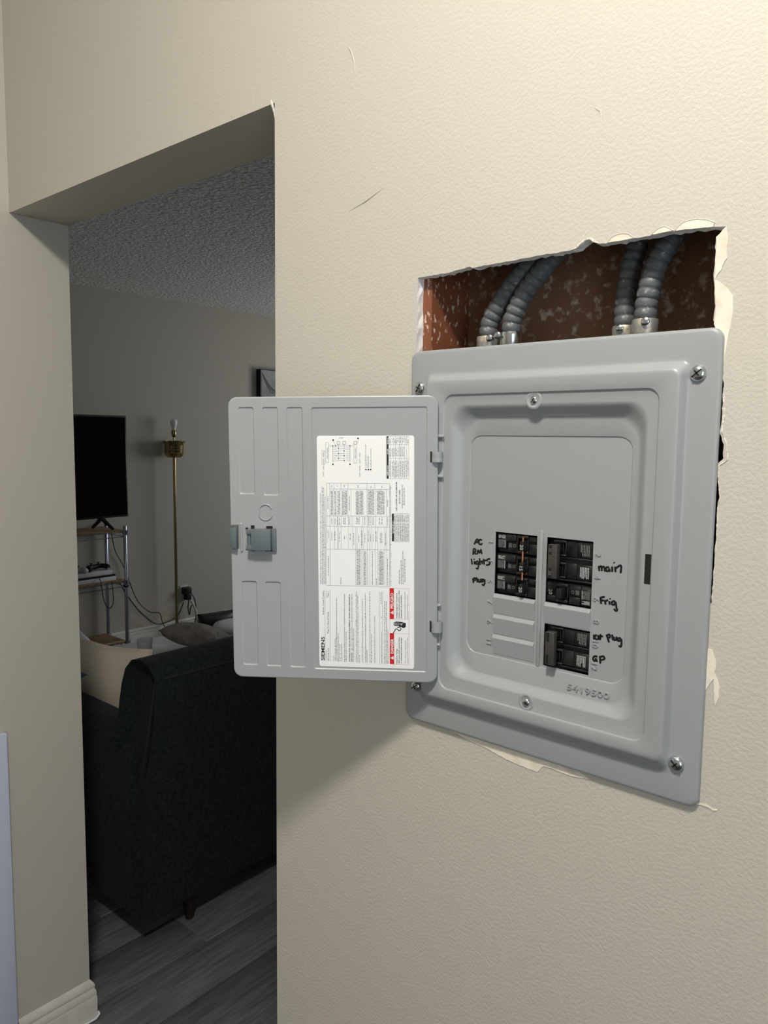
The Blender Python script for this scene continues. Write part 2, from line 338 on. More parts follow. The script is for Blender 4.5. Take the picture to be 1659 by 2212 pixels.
# ================================================================ BREAKER PANEL
PN = tag(empty('breaker_panel', (0, 0, ZF)), 'grey steel electrical breaker panel with its door swung open, set in a ragged wall hole', 'breaker panel')
def ss(t): return t*t*(3-2*t)
def lerp_rect(a, b, t): return [a[i]+(b[i]-a[i])*t for i in range(5)]
mb = MB(); L = []
F0 = (0.0, 0.3944, 0.0, 0.5, 0.012)
def ins(rc, d): return (rc[0]+d, rc[1]-d, rc[2]+d, rc[3]-d, max(rc[4]-d*0.5, 0.001))
for d, y in ((0.0, -0.0005), (0.0, -0.0036), (0.0008, -0.0052), (0.0022, -0.0062), (0.0045, -0.0066)):
    L.append(rrect(*ins(F0, d), y))
foot = (0.0265, 0.3640, 0.0300, 0.4690, 0.006); plat = (0.0350, 0.3565, 0.0480, 0.4580, 0.010)
L.append(rrect(*ins(foot, -0.003), -0.0067))
for i in range(9):
    t = i/8; L.append(rrect(*lerp_rect(foot, plat, t), -0.0068-0.0108*ss(t)))
L.append(rrect(*ins(plat, 0.002), -0.0177))
seat = (0.0618, 0.3388, 0.0595, 0.4418, 0.014)
L.append(rrect(*seat, -0.0177)); L.append(rrect(*ins(seat, 0.0006), -0.0174)); L.append(rrect(*ins(seat, 0.0016), -0.0158)); L.append(rrect(*ins(seat, 0.0024), -0.0155))
b0 = (0.0715, 0.3275, 0.0775, 0.4290, 0.020); b1 = (0.0880, 0.3120, 0.0895, 0.4105, 0.030)
for i in range(11):
    t = i/10; L.append(rrect(*lerp_rect(b0, b1, t), -0.0155+0.0125*ss(t)))
st = (0.0948, 0.3070, 0.1128, 0.3910, 0.016)
L.append(rrect(*st, -0.0030)); L.append(rrect(*ins(st, 0.0004), -0.0028)); L.append(rrect(*ins(st, 0.0010), -0.0019)); L.append(rrect(*ins(st, 0.0016), -0.0018))
mb.loops(L)
YD = -0.0018
LX0, LX1, RX0, RX1 = 0.1350, 0.1932, 0.2062, 0.2646
ROW = [0.2718-0.02593*i for i in range(7)]
def rect(x0, x1, z0, z1): return [(x0, YD, z0), (x1, YD, z0), (x1, YD, z1), (x0, YD, z1)]
openings = [rect(LX0, LX1, ROW[3], ROW[0]), rect(RX0, RX1, ROW[3], ROW[0]), rect(RX0, RX1, ROW[6], ROW[4])]
v, f = fill(L[-1], openings, YD); mb.add(v, f)
for op in openings:
    mb.loops([op, [(x, YD+0.0012, z) for x, y, z in op]])
cover = mb.build('cover', 'panel_grey', PN, smooth=32)
# blank knockout plates and centre rib
def plate(x0, x1, z0, z1):
    mb = MB(); mb.add([(x0, YD, z0), (x1, YD, z0), (x1, YD, z1), (x0, YD, z1), (x0+.0003, YD-.0004, z0+.001), (x1-.0003, YD-.0004, z0+.001), (x1-.0003, YD-.0030, z1-.0040), (x0+.0003, YD-.0030, z1-.0040)],
        [(4, 5, 6, 7), (7, 6, 2, 3), (0, 1, 5, 4), (1, 2, 6, 5), (3, 0, 4, 7), (0, 3, 2, 1)])
    return mb.build('knockout_plate', 'panel_grey', cover)
for i in (3, 4, 5): plate(LX0, LX1, ROW[i+1]+.0004, ROW[i]-.0004)
plate(RX0, RX1, ROW[4]+.0004, ROW[3]-.0004)
part('rib', 'panel_grey', cover, (0.1972, 0.2016, YD-0.0016, YD, 0.1135, 0.2790), bevel=(0.0007, 2))
part('latch_slot', 'recess_shade', cover, (0.3300, 0.3366, -0.0157, -0.0150, 0.2345, 0.2668))  # thin dark plate on the seat, its colour replaces the shade of an open slot
# screw pockets on the seat
for (x, z, s) in ((0.1905, 0.4318, 1), (0.1925, 0.0708, -1)):
    mb = MB(); ls = []
    for r, y in ((0.0108, -0.0154), (0.0094, -0.0162), (0.0084, -0.0164), (0.0074, -0.0156), (0.0001, -0.0156)):
        ls.append([(x+r*math.cos(R(15*k)), y, z+r*math.sin(R(15*k))) for k in range(24)])
    mb.loops(ls); mb.build('screw_pocket', 'panel_grey', cover, smooth=60)
def screw(x, y, z, r, tilt, name='screw', m='zinc'):
    mb = MB(); mb.lathe([(r*0.55, -0.003), (r, -0.0005), (r, 0.0010), (r*0.93, r*0.30), (r*0.75, r*0.48), (r*0.45, r*0.60), (0.0002, r*0.64)], (x, y, z), 'y', 20)
    o = mb.build(name, m, PN, smooth=60)
    mb = MB(); t = R(tilt); c, s_ = math.cos(t), math.sin(t)
    for (a, b, ww) in ((c, s_, 0.17), (-s_, c, 0.17)):
        l = r*0.72 if a == c and b == s_ else r*0.42
        mb.add([(x+a*l-b*ww*r*.5, y-r*.66, z+b*l+a*ww*r*.5), (x+a*l+b*ww*r*.5, y-r*.66, z+b*l-a*ww*r*.5), (x-a*l+b*ww*r*.5, y-r*.66, z-b*l-a*ww*r*.5), (x-a*l-b*ww*r*.5, y-r*.66, z-b*l+a*ww*r*.5),
                (x+a*l-b*ww*r*.5, y-r*.40, z+b*l+a*ww*r*.5), (x+a*l+b*ww*r*.5, y-r*.40, z+b*l-a*ww*r*.5), (x-a*l+b*ww*r*.5, y-r*.40, z-b*l-a*ww*r*.5), (x-a*l-b*ww*r*.5, y-r*.40, z-b*l+a*ww*r*.5)],
               [(0, 1, 2, 3), (4, 5, 1, 0), (1, 5, 6, 2), (2, 6, 7, 3), (3, 7, 4, 0)])
    mb.build('screw_slot', 'recess_shade', o)
    return o
screw(0.0160, -0.0067, 0.4518, 0.0078, 60); screw(0.3722, -0.0067, 0.4550, 0.0084, 40)
screw(0.0175, -0.0067, 0.0490, 0.0078, 35); screw(0.3705, -0.0067, 0.0440, 0.0082, -40)
screw(0.1905, -0.0154, 0.4318, 0.0046, 50); screw(0.1925, -0.0154, 0.0708, 0.0048, 20)
for z in (0.3889, 0.3379, 0.1704, 0.1180):
    mb = MB(); mb.lathe([(0.0022, -0.004), (0.0022, 0.0045), (0.0017, 0.0060), (0.0001, 0.0066)], (0.0595, -0.0200, z), 'x', 12)
    mb.build('hinge_nub', 'panel_grey', cover, smooth=60)
# enclosure box behind the cover
mb = MB(); x0, x1, z0, z1, t = 0.022, 0.372, 0.020, 0.478, 0.0016
mb.box(x0, x1, 0.095, 0.0965, z0, z1).box(x0, x0+t, 0.0005, 0.095, z0, z1).box(x1-t, x1, 0.0005, 0.095, z0, z1).box(x0+t, x1-t, 0.0005, 0.095, z0, z0+t).box(x0+t, x1-t, 0.0005, 0.095, z1-t, z1)
mb.build('enclosure', 'box_grey', PN)

# embossed numerals
def put_text(mb, body, size, place, bold=0, extrude=0, width=None, res=2, center=True):
    v, f = text_geo(body, size, bold, extrude, res)
    xs = [p[0] for p in v]; ys = [p[1] for p in v]
    w0 = (max(xs)-min(xs)); sx = (width/w0) if width else 1
    if center: cx, cy = (max(xs)+min(xs))/2, (max(ys)+min(ys))/2
    else: cx, cy = min(xs), 0
    mb.add([place((p[0]-cx)*sx, p[1]-cy, p[2]) for p in v], f)
NUMS = {'1': (0.1288, 0.2584), '3': (0.1287, 0.2337), '5': (0.129, 0.2087), '7': (0.1293, 0.1823), '9': (0.1292, 0.1569), '11': (0.1292, 0.1311), '2': (0.2709, 0.2579), '4': (0.2709, 0.2324), '6': (0.2706, 0.2067), '8': (0.2716, 0.1811), '10': (0.2716, 0.1545), '12': (0.2716, 0.1284)}
for k, (cx, cz) in NUMS.items():
    mb = MB()
    if int(k) % 2: pl = lambda a, b, c, cx=cx, cz=cz: (cx-b, YD-0.0001-c, cz+a)      # reads upward
    else: pl = lambda a, b, c, cx=cx, cz=cz: (cx+b, YD-0.0001-c, cz-a)               # reads downward
    put_text(mb, k, 0.0104, pl, extrude=0.0011)
    mb.build('embossed_number', 'panel_grey', cover)
mb = MB(); put_text(mb, '5419500', 0.0105, lambda a, b, c: (0.2655+a, -0.0031-c, 0.0985+b), extrude=0.0013, width=0.052)
mb.build('embossed_number', 'panel_grey', cover)
# marker handwriting
HAND = {'AC': [[(0.1037, 0.2528), (0.108, 0.2599), (0.1111, 0.2535)], [(0.1048, 0.2553), (0.1103, 0.2563)], [(0.1148, 0.2591), (0.1119, 0.2596), (0.1106, 0.2573), (0.111, 0.2541), (0.1141, 0.2534), (0.1154, 0.255)]], 'RM': [[(0.1023, 0.2393), (0.1028, 0.2465), (0.1059, 0.2461), (0.1056, 0.2435), (0.1029, 0.2429), (0.1069, 0.2402)], [(0.1086, 0.2407), (0.1096, 0.2458), (0.1119, 0.2425), (0.1139, 0.247), (0.1152, 0.2417)]], 'lights': [[(0.0998, 0.2333), (0.1013, 0.2267)], [(0.1043, 0.2309), (0.105, 0.2271)], [(0.1037, 0.2336), (0.104, 0.2332)], [(0.11, 0.2316), (0.1071, 0.2305), (0.1072, 0.2279), (0.1101, 0.2287), (0.1103, 0.2316), (0.1108, 0.2252), (0.1096, 0.2219), (0.1075, 0.2227)], [(0.1121, 0.2354), (0.1131, 0.2276)], [(0.1131, 0.2305), (0.1155, 0.2322), (0.1168, 0.2288)], [(0.1183, 0.2354), (0.1195, 0.2288)], [(0.1167, 0.2323), (0.1221, 0.2344)], [(0.1275, 0.2368), (0.1238, 0.2353), (0.1243, 0.2332), (0.1276, 0.2322), (0.1267, 0.2293), (0.1223, 0.228)]], 'plug': [[(0.1027, 0.2084), (0.1037, 0.203)], [(0.1027, 0.2076), (0.106, 0.2095), (0.1066, 0.2071), (0.1032, 0.2055)], [(0.1085, 0.2106), (0.1096, 0.2047)], [(0.1111, 0.2088), (0.1116, 0.2055), (0.1141, 0.2058), (0.1145, 0.2092), (0.1154, 0.2055)], [(0.119, 0.2094), (0.1162, 0.2087), (0.1163, 0.2061), (0.1191, 0.2074), (0.1204, 0.2093), (0.1208, 0.205), (0.1192, 0.202), (0.1169, 0.2028)]], 'main': [[(0.2721, 0.2447), (0.273, 0.2397)], [(0.2726, 0.2434), (0.2752, 0.245), (0.2759, 0.24)], [(0.2758, 0.2438), (0.2784, 0.2448), (0.2796, 0.2399)], [(0.284, 0.2448), (0.2814, 0.2445), (0.2806, 0.2413), (0.2829, 0.2403), (0.2848, 0.243), (0.2852, 0.2402)], [(0.2879, 0.2459), (0.2882, 0.2405)], [(0.2897, 0.251), (0.2901, 0.2507)], [(0.2912, 0.2463), (0.292, 0.2408)], [(0.2919, 0.2445), (0.2962, 0.2482), (0.2982, 0.2478), (0.2979, 0.2403)]], 'Frig': [[(0.2756, 0.2093), (0.2766, 0.2024)], [(0.2754, 0.2091), (0.2802, 0.2107)], [(0.276, 0.2058), (0.2791, 0.2067)], [(0.2808, 0.2069), (0.2819, 0.2026)], [(0.2814, 0.2057), (0.2843, 0.2078)], [(0.2863, 0.2065), (0.2867, 0.2031)], [(0.2869, 0.2097), (0.2871, 0.2094)], [(0.2928, 0.2075), (0.29, 0.207), (0.2893, 0.2038), (0.292, 0.2035), (0.2935, 0.2069), (0.2947, 0.2008), (0.2958, 0.1984), (0.2943, 0.1969), (0.2922, 0.1985)]], 'Kit plug': [[(0.2694, 0.1651), (0.2698, 0.16)], [(0.2727, 0.1657), (0.2702, 0.1622), (0.2734, 0.1602)], [(0.2748, 0.1654), (0.275, 0.1605)], [(0.2774, 0.1669), (0.277, 0.1609)], [(0.2748, 0.1641), (0.2801, 0.1653)], [(0.2847, 0.1678), (0.2877, 0.16)], [(0.2843, 0.1665), (0.2879, 0.1688), (0.2887, 0.166), (0.2858, 0.1642)], [(0.2912, 0.169), (0.2921, 0.1634)], [(0.2933, 0.1669), (0.2937, 0.1637), (0.296, 0.1644), (0.2961, 0.1674), (0.2971, 0.1641)], [(0.3011, 0.167), (0.2983, 0.1661), (0.298, 0.1635), (0.3006, 0.164), (0.3018, 0.1659), (0.3024, 0.1615), (0.3018, 0.1576), (0.2995, 0.1578)]], 'GP': [[(0.2744, 0.1407), (0.2711, 0.1402), (0.2695, 0.1373), (0.2713, 0.1348), (0.2739, 0.1369), (0.2721, 0.1373)], [(0.2732, 0.1368), (0.2747, 0.1348)], [(0.2778, 0.1413), (0.2785, 0.1337)], [(0.2771, 0.1405), (0.2818, 0.1424), (0.2832, 0.1396), (0.2786, 0.1373)]]}
for wd_, strokes in HAND.items():
    mb = MB()
    for s in strokes:
        p = [(x, YD-0.0001, z) for x, z in s]
        p = spline(p, 4) if len(p) > 2 else [Vector(p[0]), Vector(p[1])]
        a, b = p[0]+(p[0]-p[1]).normalized()*.0006, p[-1]+(p[-1]-p[-2]).normalized()*.0006
        n = len(p)
        mb.tube([a]+list(p)+[b], [0.0004]+[0.00122]*n+[0.0004], 8, flat=(1, YD-0.0001, 0.12))
    tag(mb.build('marker_handwriting', 'marker', cover), 'black marker handwriting reading ' + wd_)

# circuit breakers -------------------------------------------------
def dash_rows(mb, u0, u1, v0, v1, n, P, rnd, gap=0.3, fillr=0.62, jag=True):
    """n rows of small word-like dashes; rows run along u, stacked along v; P maps (u,v) to 3-D"""
    h = (v1-v0)/n
    for i in range(n):
        v = v0+h*(i+0.5-fillr/2); e = u1-(rnd.random()*0.35*(u1-u0) if jag and i % 3 == 2 else 0); u = u0
        while u < e:
            l = rnd.uniform(1.2, 4.2)*h
            a, b = u, min(u+l, e)
            mb.add([P(a, v), P(b, v), P(b, v+h*fillr), P(a, v+h*fillr)], [(0, 1, 2, 3)])
            u += l+h*gap*rnd.uniform(.8, 2)
YB = 0.0015
def breaker(col, r0, rows, amps, label, handle_m='breaker_black'):
    x0, x1 = (LX0, LX1) if col == 'L' else (RX0, RX1)
    Wd = x1-x0
    X = (lambda t: x0+t*Wd) if col == 'L' else (lambda t: x1-t*Wd)
    rnd = random.Random(hash(label) % 1000 if False else r0*7+rows)
    zt, zb = ROW[r0]-.0008, ROW[r0+rows]+.0008
    body = part('circuit_breaker', 'breaker_black', PN, (x0+.0006, x1-.0006, YB+.003, 0.06, zb, zt), bevel=(0.0006, 1))
    tag(body, label)
    blk, wellm, prt, dim = MB(), MB(), MB(), MB()
    def bx_(m_, a, b, c, d, y0, y1):
        xa, xb = sorted((X(a), X(b))); m_.box(xa, xb, y0, y1, c, d)
    for k in range(rows):
        t = ROW[r0+k]; H = ROW[0]-ROW[1]
        Z = lambda q, t=t, H=H: t-q*H
        flip = (col == 'R')
        if rows == 1:
            zz = (lambda q: Z(1-q)) if flip else Z
            def bb(m_, a, b, c, d, y0, y1):
                z0_, z1_ = sorted((zz(c), zz(d))); bx_(m_, a, b, z0_, z1_, y0, y1)
            bb(blk, .02, .245, .07, .80, YB-.0006, YB+.004)          # label block
            bb(blk, .26, .485, .07, .40, YB-.0018, YB+.004)
            bb(blk, .26, .485, .42, .88, YB+.0006, YB+.004)
            bb(blk, .515, .78, .07, .20, YB-.0022, YB+.004)          # handle well frame
            bb(blk, .515, .78, .80, .93, YB-.0022, YB+.004)
            bb(blk, .515, .535, .20, .80, YB-.0022, YB+.004)
            bb(blk, .76, .78, .20, .80, YB-.0022, YB+.004)
            bb(blk, .795, .985, .08, .33, YB-.0010, YB+.004)
            bb(blk, .795, .985, .45, .93, YB-.0016, YB+.004)
            hd = MB(); xa, xb = sorted((X(.655), X(.765)) if col == 'L' else (X(.57), X(.70))); z0_, z1_ = sorted((zz(.28), zz(.78)))
            yF = YB-.0105
            hd.add([(xa, YB+.004, z0_), (xb, YB+.004, z0_), (xb, YB+.004, z1_), (xa, YB+.004, z1_), (xa+.0006, yF, z0_+.0008), (xb-.0012, yF, z0_+.0008), (xb-.0012, yF, z1_-.0008), (xa+.0006, yF, z1_-.0008)],
                   [(0, 1, 5, 4), (1, 2, 6, 5), (2, 3, 7, 6), (3, 0, 4, 7), (4, 5, 6, 7), (3, 2, 1, 0)])
            h_ = hd.build('handle', handle_m, body, bevel=(0.0005, 2))
            tm = MB(); cx, cz = (xa+xb)/2, (z0_+z1_)/2-.001
            if flip:                                               # rating stands beside the handle
                cx = X(.90); yT = YB-.0018
            else: yT = yF-.0001
            put_text(tm, amps[k], 0.0066, lambda a, b, c: (cx+b, yT, cz-a), bold=0.00008)
            tm.build('rating_number', 'breaker_print', body)
            Pm = lambda u, v: (X(u), YB-.0007, Z(v) if not flip else zz(v))
            dash_rows(prt, .05, .22, .13, .30, 4, Pm, rnd)
            dash_rows(dim, .05, .22, .36, .74, 9, Pm, rnd, gap=.25)
            prt.add([Pm(.205, .36), Pm(.225, .36), Pm(.225, .74), Pm(.205, .74)], [(0, 1, 2, 3)])
            Pm2 = lambda u, v: (X(u), YB+.0005, Z(v) if not flip else zz(v))
            dash_rows(dim, .29, .37, .50, .70, 5, Pm2, rnd, gap=.2)
            ring = [(.43+.035*math.cos(a), .60+.085*math.sin(a)) for a in [R(60*q) for q in range(7)]]
            for q in range(6):
                a, b = ring[q], ring[q+1]
                i_ = lambda p: (.43+(p[0]-.43)*.7, .60+(p[1]-.60)*.7)
                dim.add([Pm2(*a), Pm2(*b), Pm2(*i_(b)), Pm2(*i_(a))], [(0, 1, 2, 3)])
        else:
            def bb(m_, a, b, c, d, y0, y1):
                z0_, z1_ = sorted((Z(c), Z(d))); bx_(m_, a, b, z0_, z1_, y0, y1)
            bb(blk, .02, .34, .10, .78, YB-.0014, YB+.004)          # label block at the outer side
            bb(blk, .35, .58, .10, .78, YB-.0008, YB+.004)
            bb(blk, .02, .70, .83, .93, YB-.0004, YB+.004)
            bb(blk, .58, .86, .10, .20, YB-.0022, YB+.004)
            bb(blk, .58, .86, .74, .80, YB-.0022, YB+.004)
            bb(blk, .58, .60, .20, .74, YB-.0020, YB+.004)
            bb(blk, .655, .675, .20, .74, YB-.0004, YB+.004)
            Pm = lambda u, v: (X(u), YB-.0015, Z(v))
            # lines of print run vertically on these labels
            Pv = lambda u, v: Pm(v, u)
            dash_rows(prt if k else dim, .20, .70, .08, .28, 6, Pv, rnd)
            bb(wellm, .70, .80, .26, .68, YB-.0070, YB+.004)         # handle stem
    blk.build('moulded_front', 'breaker_black', body, bevel=(0.0003, 1))
    if wellm.v:
        wellm.build('handle', 'breaker_black', body, bevel=(0.0005, 2))
        xa, xb = sorted((X(.87), X(.675))); zt_, zb_ = ROW[r0]-.26*(ROW[0]-ROW[1]), ROW[r0+rows]+.20*(ROW[0]-ROW[1])
        tie = MB(); yF = YB-.0150
        tie.box(xa, xb, yF, YB-.006, zb_, zt_)
        tb = tie.build('handle_tie', handle_m, body, bevel=(0.0012, 2))
        for k in range(rows):
            zc = ROW[r0+k]-(.50+.04*k)*(ROW[0]-ROW[1])
            part('tie_window', 'recess_shade', body, (xa+.0016, xa+.0054, yF-.0001, yF+.002, zc-.0055, zc+.0055))
            if amps[k]:
                tm = MB(); put_text(tm, amps[k], 0.0052, lambda a, b, c: (xa+.0035+b, yF-.0002, zc-a)); tm.build('rating_number', 'breaker_print_dim', body)
    if prt.v: prt.build('printing', 'breaker_print', body)
    if dim.v: dim.build('printing', 'breaker_print_dim', body)
    return body
breaker('L', 0, 1, ['20'], 'black single-pole 20 amp breaker in slot 1')
breaker('L', 1, 1, ['15'], 'black single-pole 15 amp breaker in slot 3')
breaker('L', 2, 1, ['20'], 'black single-pole 20 amp breaker in slot 5')
breaker('R', 0, 2, ['30', '30'], 'black double-pole breaker marked main with dark handle tie', 'handle_tie')
breaker('R', 2, 1, ['20'], 'black single-pole breaker in slot 6 above the blank plate')
breaker('R', 4, 2, ['', ''], 'black double-pole breaker in slots 10 and 12 with brownish handle tie', 'handle_tie')
mb = MB(); xc = LX0+.715*(LX1-LX0); H = ROW[0]-ROW[1]
mb.tube(spline([(xc+.0002, YB-.0075, ROW[0]-.10*H), (xc-.0003, YB-.0075, ROW[0]-.4*H), (xc, YB-.0075, ROW[1]+.1*H), (xc+.0006, YB-.0085, ROW[1]-.15*H), (xc, YB-.0075, ROW[1]-.5*H), (xc+.0004, YB-.0080, ROW[2]-.12*H)], 5), 0.0012, 8)
tag(mb.build('copper_wire', 'copper', PN, smooth=60), 'bare copper wire pushed through two breaker handles')

# ---------------------------------------------------------------- door
TH = R(-145.84); ROLL = R(0.85)
door_mw = Matrix.Translation((0.0614, -0.0231, 1.2508-ZF)) @ Matrix.Rotation(TH, 4, 'Z') @ Matrix.Rotation(ROLL, 4, 'Y')
def onto_door(o): o.matrix_local = door_mw; return o
DX0, DX1, DZ0, DZ1 = -0.0030, 0.2713, 0.0010, 0.3750
def door_outline(d, y):
    o = rrect(DX0+d, DX1-d, DZ0+d, DZ1-d, 0.012-d*.5, y)
    # notch for the latch tab on the free edge (between the two +x corners)
    k = 7
    nt = [(DX1-d, y, 0.1752-d), (0.2608-d, y, 0.1752-d), (0.2608-d, y, 0.2062+d), (DX1-d, y, 0.2062+d)]
    return o[:k]+nt+o[k:]
recs = [(0.2365, 0.2580, 0.2482, 0.3620), (0.2043, 0.2259, 0.2466, 0.3618), (0.2366, 0.2580, 0.0178, 0.1326), (0.2043, 0.2259, 0.0170, 0.1322), (0.1718, 0.1934, 0.0165, 0.3615), (0.0106, 0.1609, 0.0150, 0.3610)]
mb = MB(); RD = 0.0013
v, f = fill(door_outline(0.0016, 0.0), [rrect(*r, 0.0028, 0.0, 4) for r in recs], 0.0); mb.add(v, f)
for r in recs:
    ls = [rrect(r[0]+d, r[1]-d, r[2]+d, r[3]-d, max(0.0028-d*.5, .001), -RD*q, 4) for d, q in ((0, 0), (.0005, .18), (.0011, .82), (.0016, 1))]
    mb.loops(ls); v, f = fill(ls[-1], [], -RD); mb.add(v, f)
mb.loops([door_outline(0.0016, 0.0), door_outline(0.0005, -0.0005), door_outline(0.0, -0.0018), door_outline(0.0, -0.010)])
v, f = fill(door_outline(0.0, -0.010), [], -0.010); mb.add(v, f)
me_door = mb.build('door', 'panel_grey', PN, smooth=32); door = onto_door(me_door)
def cap(x0, x1, z0, z1, y0, h, n=6):
    """low domed capsule on the door face"""
    mb = MB(); r = min(x1-x0, z1-z0)/2
    mb.loops([rrect(x0+d, x1-d, z0+d, z1-d, max(r-d, .0002), y0+h*q, n) for d, q in ((0, 0), (r*.12, .45), (r*.35, .8), (r*.7, .97), (r*.93, 1))], False, True)
    return mb
cap(0.2545, 0.2582, 0.1711, 0.2103, 0.0, 0.0018).build('stiffening_bead', 'panel_grey', door, smooth=60)
# round knockout ring with flat sides
mb = MB(); rg = []
for k in range(33):
    a = R(25+310*k/32); x = 0.2232+0.0094*math.cos(a+math.pi); z = 0.2244+0.0104*math.sin(a+math.pi)
    rg.append((min(max(x, 0.2152), 0.2312), 0.0001, z))
mb.tube(rg, 0.0011, 8); mb.build('knockout_ring', 'panel_grey', door, smooth=60)
# latch
mb = MB(); mb.add([(0.2612, 0.0005, 0.1757), (0.2722, 0.0005, 0.1780), (0.2722, 0.0005, 0.2030), (0.2612, 0.0005, 0.2056), (0.2616, 0.0070, 0.1762), (0.2690, 0.0070, 0.1785), (0.2708, 0.0060, 0.1800), (0.2708, 0.0060, 0.2005), (0.2690, 0.0070, 0.2030), (0.2616, 0.0070, 0.2050)],
    [(0, 1, 6, 5, 4), (1, 2, 7, 6), (2, 3, 9, 8, 7), (3, 0, 4, 9), (4, 5, 8, 9), (5, 6, 7, 8), (3, 2, 1, 0)])
mb.build('latch_tab', 'latch_grey', door, bevel=(0.0005, 2))
mb = MB(); mb.box(0.2145, 0.2405, 0.0, 0.0120, 0.1752, 0.2028)
mb.box(0.2090, 0.2145, 0.0, 0.0040, 0.1737, 0.2033)
mb.box(0.2405, 0.2470, 0.0040, 0.0110, 0.1965, 0.2028).box(0.2405, 0.2470, 0.0040, 0.0110, 0.1752, 0.1815)
lt = mb.build('latch', 'latch_grey', door, bevel=(0.0006, 2))
mb = MB(); mb.tube([(0.2440, 0.0060, 0.1815), (0.2440, 0.0060, 0.1965)], 0.0030, 12); mb.build('latch_pin', 'latch_grey', door, smooth=60)
for b_ in ((0.2470, 0.2508, 0.0, 0.0004, 0.2018, 0.2040), (0.2470, 0.2508, 0.0, 0.0004, 0.1738, 0.1760), (0.2385, 0.2435, 0.0, 0.0005, 0.2026, 0.2070), (0.2140, 0.2225, 0.0, 0.0005, 0.2026, 0.2062), (0.2385, 0.2435, 0.0, 0.0005, 0.1728, 0.1754), (0.2145, 0.2245, 0.0, 0.0005, 0.1728, 0.1754)):
    part('latch_cutout', 'recess_shade', door, b_)  # flat dark pieces carry the shade of the cutouts
# hinges
for z0, z1 in ((0.2904, 0.3037), (0.0696, 0.0838)):
    mb = MB(); ls = []
    for z in (z0, z0+.004, z0+.0041, z1-.003, z1):
        r = 0.0072 if z != z0+.0041 else 0.0069
        l = [(-0.0020+r*math.cos(R(a)), -0.0012+r*math.sin(R(a)), z) for a in range(-30, 211, 20)]
        l += [(-0.0020+(r-.0016)*math.cos(R(a)), -0.0012+(r-.0016)*math.sin(R(a)), z) for a in range(210, -31, -20)]
        ls.append(l)
    mb.loops(ls, True, True); mb.build('hinge', 'panel_grey', door, smooth=40)
    part('hinge_slot', 'recess_shade', door, (0.0050, 0.0070, -0.0002, 0.0003, z0-.0003, z1+.0003))  # dark sliver painted in for the shaded gap

# ---------------------------------------------------------------- printed label on the door
YL = -RD+0.0004
mb = MB()
ls = [rrect(0.0275, 0.1538, 0.0190, 0.3243, 0.003, y, 5) for y in (-RD, YL)]
mb.loops(ls, True, True)
lab = onto_door(mb.build('label_sheet', 'label_white', PN)); tag(lab, 'white printed label with red danger bands')
def lp(x, y, d=0.0):
    """label print coordinates (x across, y down the sheet) -> door coordinates"""
    t = (y-140)/3275.0; l = 100+30*t; r = 1490-15*t; a = (x-l)/(r-l)
    b = 1-(y-140)/(3275.0+80*a)
    return (0.1537-a*0.1262, YL+0.00012+d, 0.0190+0.003*(1-a)+b*(0.3243-0.0190-0.003*(1-a)))
S4 = 1725.4                                       # lower half offset
MMX = 0.1262/1390
def lrect(mb, x0, x1, y0, y1, d=0.0): mb.add([lp(x0, y0, d), lp(x1, y0, d), lp(x1, y1, d), lp(x0, y1, d)], [(0, 1, 2, 3)])
def lline(mb, x0, y0, x1, y1, wd=2.6, d=0.0):
    dx, dy = x1-x0, y1-y0; L_ = math.hypot(dx, dy) or 1; nx, ny = -dy/L_*wd/2, dx/L_*wd/2
    mb.add([lp(x0+nx, y0+ny, d), lp(x1+nx, y1+ny, d), lp(x1-nx, y1-ny, d), lp(x0-nx, y0-ny, d)], [(0, 1, 2, 3)])
def ltext(mb, s, xb, ys, ye, cap_, bold=0.0, d=0.0):
    """text reading upward: baseline at x = xb, from y = ys (bottom) to y = ye (top), capital height cap_"""
    v, f = text_geo(s, 1.0, bold)
    xs = [p[0] for p in v]; w0, m0 = max(xs)-min(xs), min(xs)
    o_ = MB().add([lp(xb-p[1]*cap_/0.72, ys-(p[0]-m0)/w0*(ys-ye), d) for p in v], f)
    o_.build('printed_line', 'label_white' if mb is wht else 'ink', lab)
rl = random.Random(5)
def fine(mb, xb, ys, ye, h=11, step=1.0):
    y = ys
    while y > ye:
        l = rl.uniform(14, 52); e = max(y-l, ye)
        q = y
        while q > e:                              # letters of a word too small to read
            k = rl.uniform(3.5, 7.5); hh = h*rl.choice((.62, .62, .75, 1.0))
            lrect(mb, xb-hh, xb, q, max(q-k, e)); q -= k+rl.uniform(1.6, 3.2)
        y = e-rl.uniform(6, 10)
t1, t2, fp_, rul, red, wht = MB(), MB(), MB(), MB(), MB(), MB()
ltext(t1, 'SIEMENS', 203, S4+1640, S4+1290, 50, 0.02)
ltext(t2, 'Indoor Load Center', 198, S4+965, S4+615, 25)
ltext(t2, 'SN1224L1125', 270, S4+1645, S4+1455, 20, 0.004); ltext(t2, 'Plug-On Neutral Ready', 263, S4+1240, S4+925, 20, 0.008); ltext(t2, 'Type 1', 266, S4+715, S4+628, 22, 0.004)
ltext(t2, 'Catalog Number', 238, S4+1640, S4+1480, 12); ltext(t2, 'Enclosure', 238, S4+720, S4+625, 12)
lline(rul, 211, S4+1645, 211, S4+605, 3); lline(rul, 285, S4+1650, 285, S4+605, 3)
ltext(t2, 'NOTES:', 340, S4+1650, S4+1565, 12)
